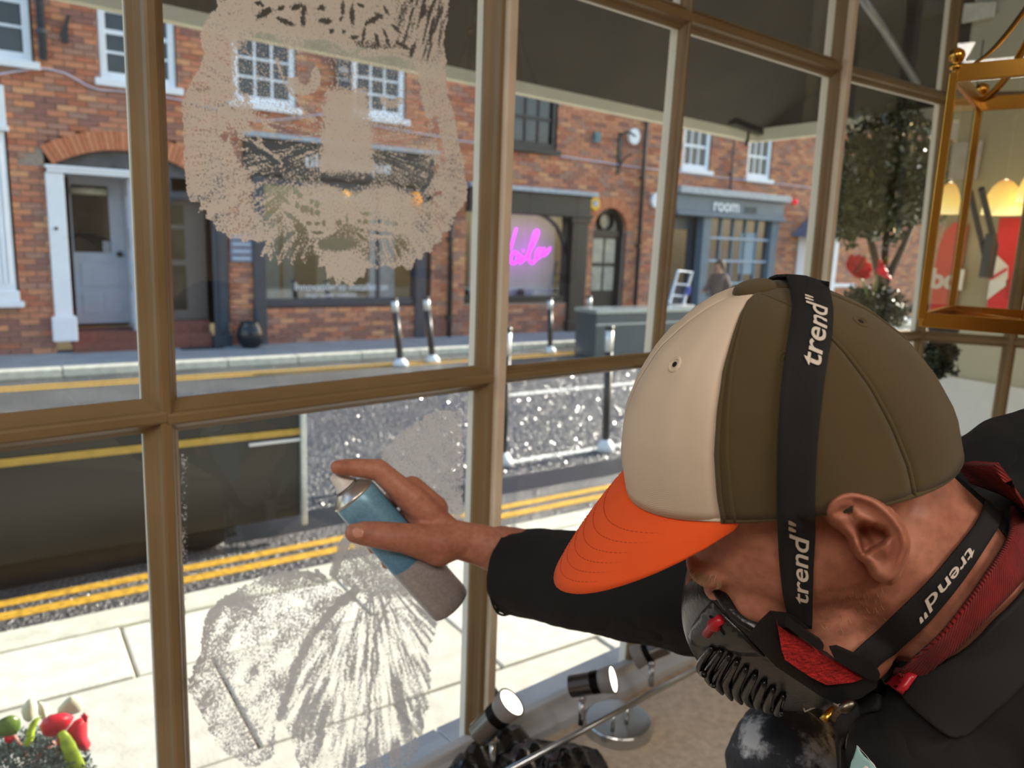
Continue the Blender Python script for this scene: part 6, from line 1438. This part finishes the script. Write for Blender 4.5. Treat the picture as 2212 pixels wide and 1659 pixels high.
b = MB(); b.bar(rel[0], rel[2], .012, .004); b.bar(rel[1], rel[3], .012, .004); b.lathe([(.02, 0), (.02, .06), (.009, .065), (.009, .13), (.002, .15)], (0, 0, 0), n=16); b.build('candle_holder', brass, ln)
b = MB(); z = hgt_ + .31; k = 0
while zb_ + z < 2.84:
    d = V(1, 0, 0) if k % 2 else V(0, 1, 0); b.tube([V(0, 0, z + .016) + d * (.008 * math.cos(a)) + V(0, 0, .018 * math.sin(a)) for a in np.linspace(0, 2 * math.pi, 11)], .002, 5, cap=False); z += .028; k += 1
tag(b.build('chain', brass, ln, smooth=True), kind='stuff')
# ---- pendant lamps in the lobby beyond the glass, and over the counter behind us
shade = None
def shade_mat():
    k = NT('lit_lamp_shade'); p = k.n('ShaderNodeBsdfPrincipled', i_Roughness=.4); tc = k.n('ShaderNodeTexCoord'); s_ = k.n('ShaderNodeSeparateXYZ'); k.l(tc.outputs['Generated'], s_.inputs[0])
    p.inputs['Base Color'].default_value = (.9, .75, .45, 1); k.l(k.ramp(s_.outputs['Z'], [(0, lin('FFF2B0')), (.3, lin('FFDC70')), (1, lin('D89430'))]), p.inputs['Emission Color']); p.inputs['Emission Strength'].default_value = 1.15
    k.l(p.outputs[0], k.out.inputs[0]); return k.m
shade = shade_mat()
def pendant(p, label, r=.055, h=.14, glow=0, grp=None):
    t = thing('pendant_lamp', label, 'lamp', T(p), grp)
    prof = [(r, 0), (r * .99, h * .12), (r * .93, h * .35), (r * .8, h * .58), (r * .6, h * .8), (r * .36, h * .94), (r * .12, h)]
    b = MB(); b.lathe(prof, (0, 0, 0), n=28, cap=False); b.build('shade', shade if not glow else GLOW, t, smooth=True, solid=.002)
    b = MB(); b.lathe([(.012, h * .5), (.012, h * .9), (.006, h * 1.02)], (0, 0, 0), n=12); b.ell((0, 0, h * .35), .022); b.build('bulb', lampglow, t, smooth=True)
    b = MB(); b.tube([V(0, 0, h), V(0, 0, 2.84 - p.z)], .0012, 5); b.build('flex', mat('pale_flex', 'B8B49C', .6), t)
    return t
for (u, v, dp, s), lb in zip(((2045, 462, 3.15, .95), (2089, 486, 3.3, .92), (2163, 464, 2.95, 1.05), (2240, 436, 2.8, 1.1)), ('pendant lamp partly behind the lantern corner post', 'lower pendant lamp over the round topped red sign', 'broad pendant lamp over the white arrow sign', 'pendant lamp cut by the right edge of the picture')):
    pendant(at(u, v, dp), lb, .066 * s * dp / 3.0 * (.72 if u in (2045, 2089) else 1), .125 * s * dp / 3.0)
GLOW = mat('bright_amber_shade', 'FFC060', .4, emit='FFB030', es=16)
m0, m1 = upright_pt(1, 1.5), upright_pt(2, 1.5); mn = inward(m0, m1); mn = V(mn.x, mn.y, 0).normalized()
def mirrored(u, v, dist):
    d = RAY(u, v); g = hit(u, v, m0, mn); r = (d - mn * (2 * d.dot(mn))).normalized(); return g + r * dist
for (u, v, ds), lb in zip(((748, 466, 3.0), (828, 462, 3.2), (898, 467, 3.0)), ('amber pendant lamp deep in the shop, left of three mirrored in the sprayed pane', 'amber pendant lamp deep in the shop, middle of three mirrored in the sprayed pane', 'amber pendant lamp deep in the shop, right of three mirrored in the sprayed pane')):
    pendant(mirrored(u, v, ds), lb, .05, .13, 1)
# ---- red signs on the lobby wall
signr = mat('red_sign', 'E02838', .5, var=.04, scale=4)
def lob(u, v, s): p = hit(u, v, sT * s, sT); return V(p.dot(sN), p.z, 0)
LM = FM @ Matrix(((0, 0, -1, LS), (1, 0, 0, 0), (0, 1, 0, 0), (0, 0, 0, 1)))     # x along n, y up, z towards us
def lsign(name, label, poly, m_):
    t = thing(name, label, 'sign', LM); pp = [lob(u, v, LS - .02) for u, v in poly]; pp = [(p.x, p.y) for p in pp]
    b = MB(); b.prism(pp, (0, 0, .012), (1, 0, 0), (0, 1, 0), (0, 0, .012)); b.build('board', m_, t); return t
def lpart(t, name, poly, z, m_):
    pp = [lob(u, v, LS - .02) for u, v in poly]; b = MB(); b.prism([(p.x, p.y) for p in pp], (0, 0, z), (1, 0, 0), (0, 1, 0), (0, 0, .004)); return b.build(name, m_, t)
t1 = lsign('red_flag_sign', 'red sign with a rounded top and white bql letters behind the lantern', [(2008, 692), (2014, 640), (2022, 570), (2030, 530), (2042, 500), (2058, 482), (2078, 478), (2090, 486), (2078, 560), (2066, 640), (2058, 694)], signr)
p = lob(2047, 605, LS - .02)
text('bql', .115, lett, t1, Matrix.Translation((p.x, p.y, .026)) @ Matrix.Scale(-1, 4, V(1, 0, 0)), ext=.002, bold=.004)
t2 = lsign('arrow_sign', 'red sign with a big white arrow at the right edge behind the lantern', [(2126, 700), (2140, 620), (2150, 545), (2160, 470), (2230, 470), (2240, 700)], signr)
lpart(t2, 'arrow', [(2134, 648), (2150, 546), (2180, 575), (2178, 615)], .026, lett)
lpart(t2, 'arrow_slash', [(2142, 600), (2178, 578), (2178, 584), (2142, 606)], .031, signr)
lpart(t2, 'red_tab', [(2176, 604), (2202, 604), (2200, 644), (2174, 644)], .026, mat('deep_red', 'B81828', .5))
lpart(t2, 'white_strip', [(2200, 620), (2215, 615), (2215, 710), (2194, 705)], .026, lett)
t3 = lsign('window_reflection', 'pale panel painted as a window reflection, seen through the lantern', [(2060, 310), (2122, 304), (2108, 388), (2050, 385)], mat('window_reflection', 'B4B6BE', .7))  # window reflection put in as a pale board
t4 = lsign('white_sill_box', 'white boxed ledge high on the lobby wall above the lantern', [(2084, 8), (2150, 4), (2146, 36), (2078, 50)], mat('pale_cornice', 'C2C2B2', .7))
t5 = thing('trailing_plant', 'dark trailing plant hanging behind the lower right pane', 'plant', T(at(2035, 735, 2.45)))
foliage('leaves', V(0, 0, -.05), .06, 700, .016, mat('shrub_leaf', '34402F', .35), t5, squash=(1, .7, 1.3), shell=.2)
b = MB(); b.lathe([(.03, -.02), (.05, .05), (.045, .05)], (0, 0, 0), n=16); b.build('pot', mat('dark_pot', '2E2E30', .5), t5, smooth=True); b = MB(); b.tube([V(0, 0, .05), V(0, 0, .9)], .002, 5); b.build('hanger', blackp, t5)
t6 = thing('patterned_box', 'black and white patterned box behind the shoulder at the right edge', 'box', T(at(2150, 985, 1.25)))
b = MB(); b.box(-.035, -.03, -.02, .05, .05, .012); b.build('carton', mat('mottled_card', '8A8684', .8, var=.9, scale=60), t6)
b = MB(); b.box(-.037, -.032, .012, .052, .052, .02); b.build('lid', mat('mottled_card', '8A8684', .8), t6)
b = MB(); b.obox((.005, .0, -.32), (.06, 0, 0), (0, .06, 0), (0, 0, .3)); b.build('stand', mat('dark_pot', '2E2E30', .5), t6)
# ---- window box with a red flower at the bottom left
BN = 1.62
wb_ = onst(60, 1640, BN)
t = thing('flower_box', 'planting of grey green foliage with red cyclamen and glossy leaves outside the bottom left pane', 'plant', FM @ T(wb_.x, BN, wb_.z - .1)); o3 = V(wb_.x, BN, wb_.z - .1)
def wbp(u, v, n=BN): return onst(u, v, n) - o3
hm = mat('grey_green_heather', '5E7472', .7, var=.35, scale=30)
foliage('heather', wbp(35, 1700), .115, 9000, .0065, hm, t, squash=(1.1, .9, .85), shell=.7)
b = MB(); b.lathe([(.1, -.25), (.14, .02), (.12, .02)], (-.05, .05, -.05), n=18); b.build('pot', mat('dark_pot', '2E2E30', .5), t, smooth=True)
class Puff:
    """a petal or leaf standing in the street plane n, swelling towards us"""
    def __init__(s, poly, n, hgt, wdt, tilt=0): s.p = densify(poly, 4); s.n = n; s.h = hgt; s.w = wdt; s.t = tilt; s.c = sum(q[0] for q in poly) / len(poly)
    def __call__(s, u, v):
        d = min(1, pdist(s.p, u, v) / s.w); k = s.n - s.h * math.sqrt(max(0, 1 - (1 - d) ** 2)) + s.t * (u - s.c)
        return onst(u, v, k) - o3, V(0, -1, 0)
def puff(name, poly, n, hgt, wdt, m, tilt=0):
    poly = [tuple(p[:2]) for p in smooth_path([(*p, 0) for p in poly + [poly[0]]], 3)[:-1]]
    return patch(name, poly, Puff(poly, n, hgt, wdt, tilt), 0, .0012, m, t, 7, blur=1)
lg1 = mat('veined_green_leaf', '5E7C2E', .35, var=.5, scale=60); lg2 = mat('bright_leaf', 'B4CE3E', .35, var=.45, scale=40); lg3 = mat('pale_leaf', 'E6EAD0', .5, var=.06)
puff('leaf', [(44, 1530), (62, 1505), (80, 1512), (82, 1540), (66, 1560), (48, 1556)], BN + .03, .01, 14, lg3)
puff('leaf', [(82, 1512), (104, 1520), (106, 1545), (92, 1558), (80, 1540)], BN + .035, .008, 10, lg3)
puff('leaf', [(122, 1532), (152, 1500), (182, 1512), (178, 1536), (150, 1548), (126, 1546)], BN + .03, .01, 14, lg3)
puff('leaf', [(-10, 1560), (14, 1544), (40, 1546), (49, 1566), (38, 1586), (10, 1594), (-10, 1584)], BN - .01, .012, 20, lg1)
puff('leaf', [(52, 1590), (62, 1562), (84, 1545), (92, 1548), (78, 1572), (74, 1602), (60, 1622), (48, 1610)], BN - .005, .008, 10, lg2)
puff('petal', [(84, 1570), (92, 1552), (112, 1540), (140, 1538), (160, 1545), (158, 1562), (140, 1580), (120, 1592), (98, 1592), (86, 1582)], BN - .01, .03, 26, redp)
puff('petal', [(140, 1580), (158, 1556), (180, 1546), (192, 1560), (190, 1590), (199, 1606), (186, 1626), (166, 1618), (150, 1602)], BN - .012, .028, 24, redp, .0002)
puff('petal', [(118, 1592), (140, 1578), (156, 1596), (166, 1622), (150, 1640), (130, 1630), (122, 1612)], BN - .002, .02, 20, redp)
puff('petal', [(172, 1545), (182, 1538), (192, 1546), (190, 1562), (180, 1560)], BN - .03, .012, 8, redp)
puff('leaf', [(122, 1584), (132, 1576), (148, 1580), (164, 1602), (180, 1634), (192, 1680), (160, 1676), (134, 1630)], BN - .04, .012, 16, lg2)
puff('petal', [(4, 1590), (20, 1582), (34, 1594), (28, 1608), (10, 1606)], BN - .006, .01, 10, redp)
puff('leaf', [(118, 1640), (140, 1634), (158, 1660), (160, 1690), (130, 1690)], BN - .02, .01, 14, lg1)
b = MB(); b.tube([wbp(70, 1668), wbp(92, 1618), wbp(120, 1604)], .005, 8); b.build('stem', mat('pink_stem', 'C48A80', .5), t, smooth=True)
b = MB(); b.tube([wbp(30, 1590), wbp(45, 1612), wbp(60, 1640)], .004, 8); b.build('stem', mat('pink_stem', 'C48A80', .5), t, smooth=True)
# turn the whole place so that the street runs along the X axis
TURN = Matrix.Rotation(-STREET, 4, 'Z')
bpy.context.view_layer.update()
for o in list(bpy.data.objects):
    if o.parent is None: o.matrix_world = TURN @ o.matrix_world
sky.sun_rotation = math.pi / 2 - (SUN_AZ - STREET)
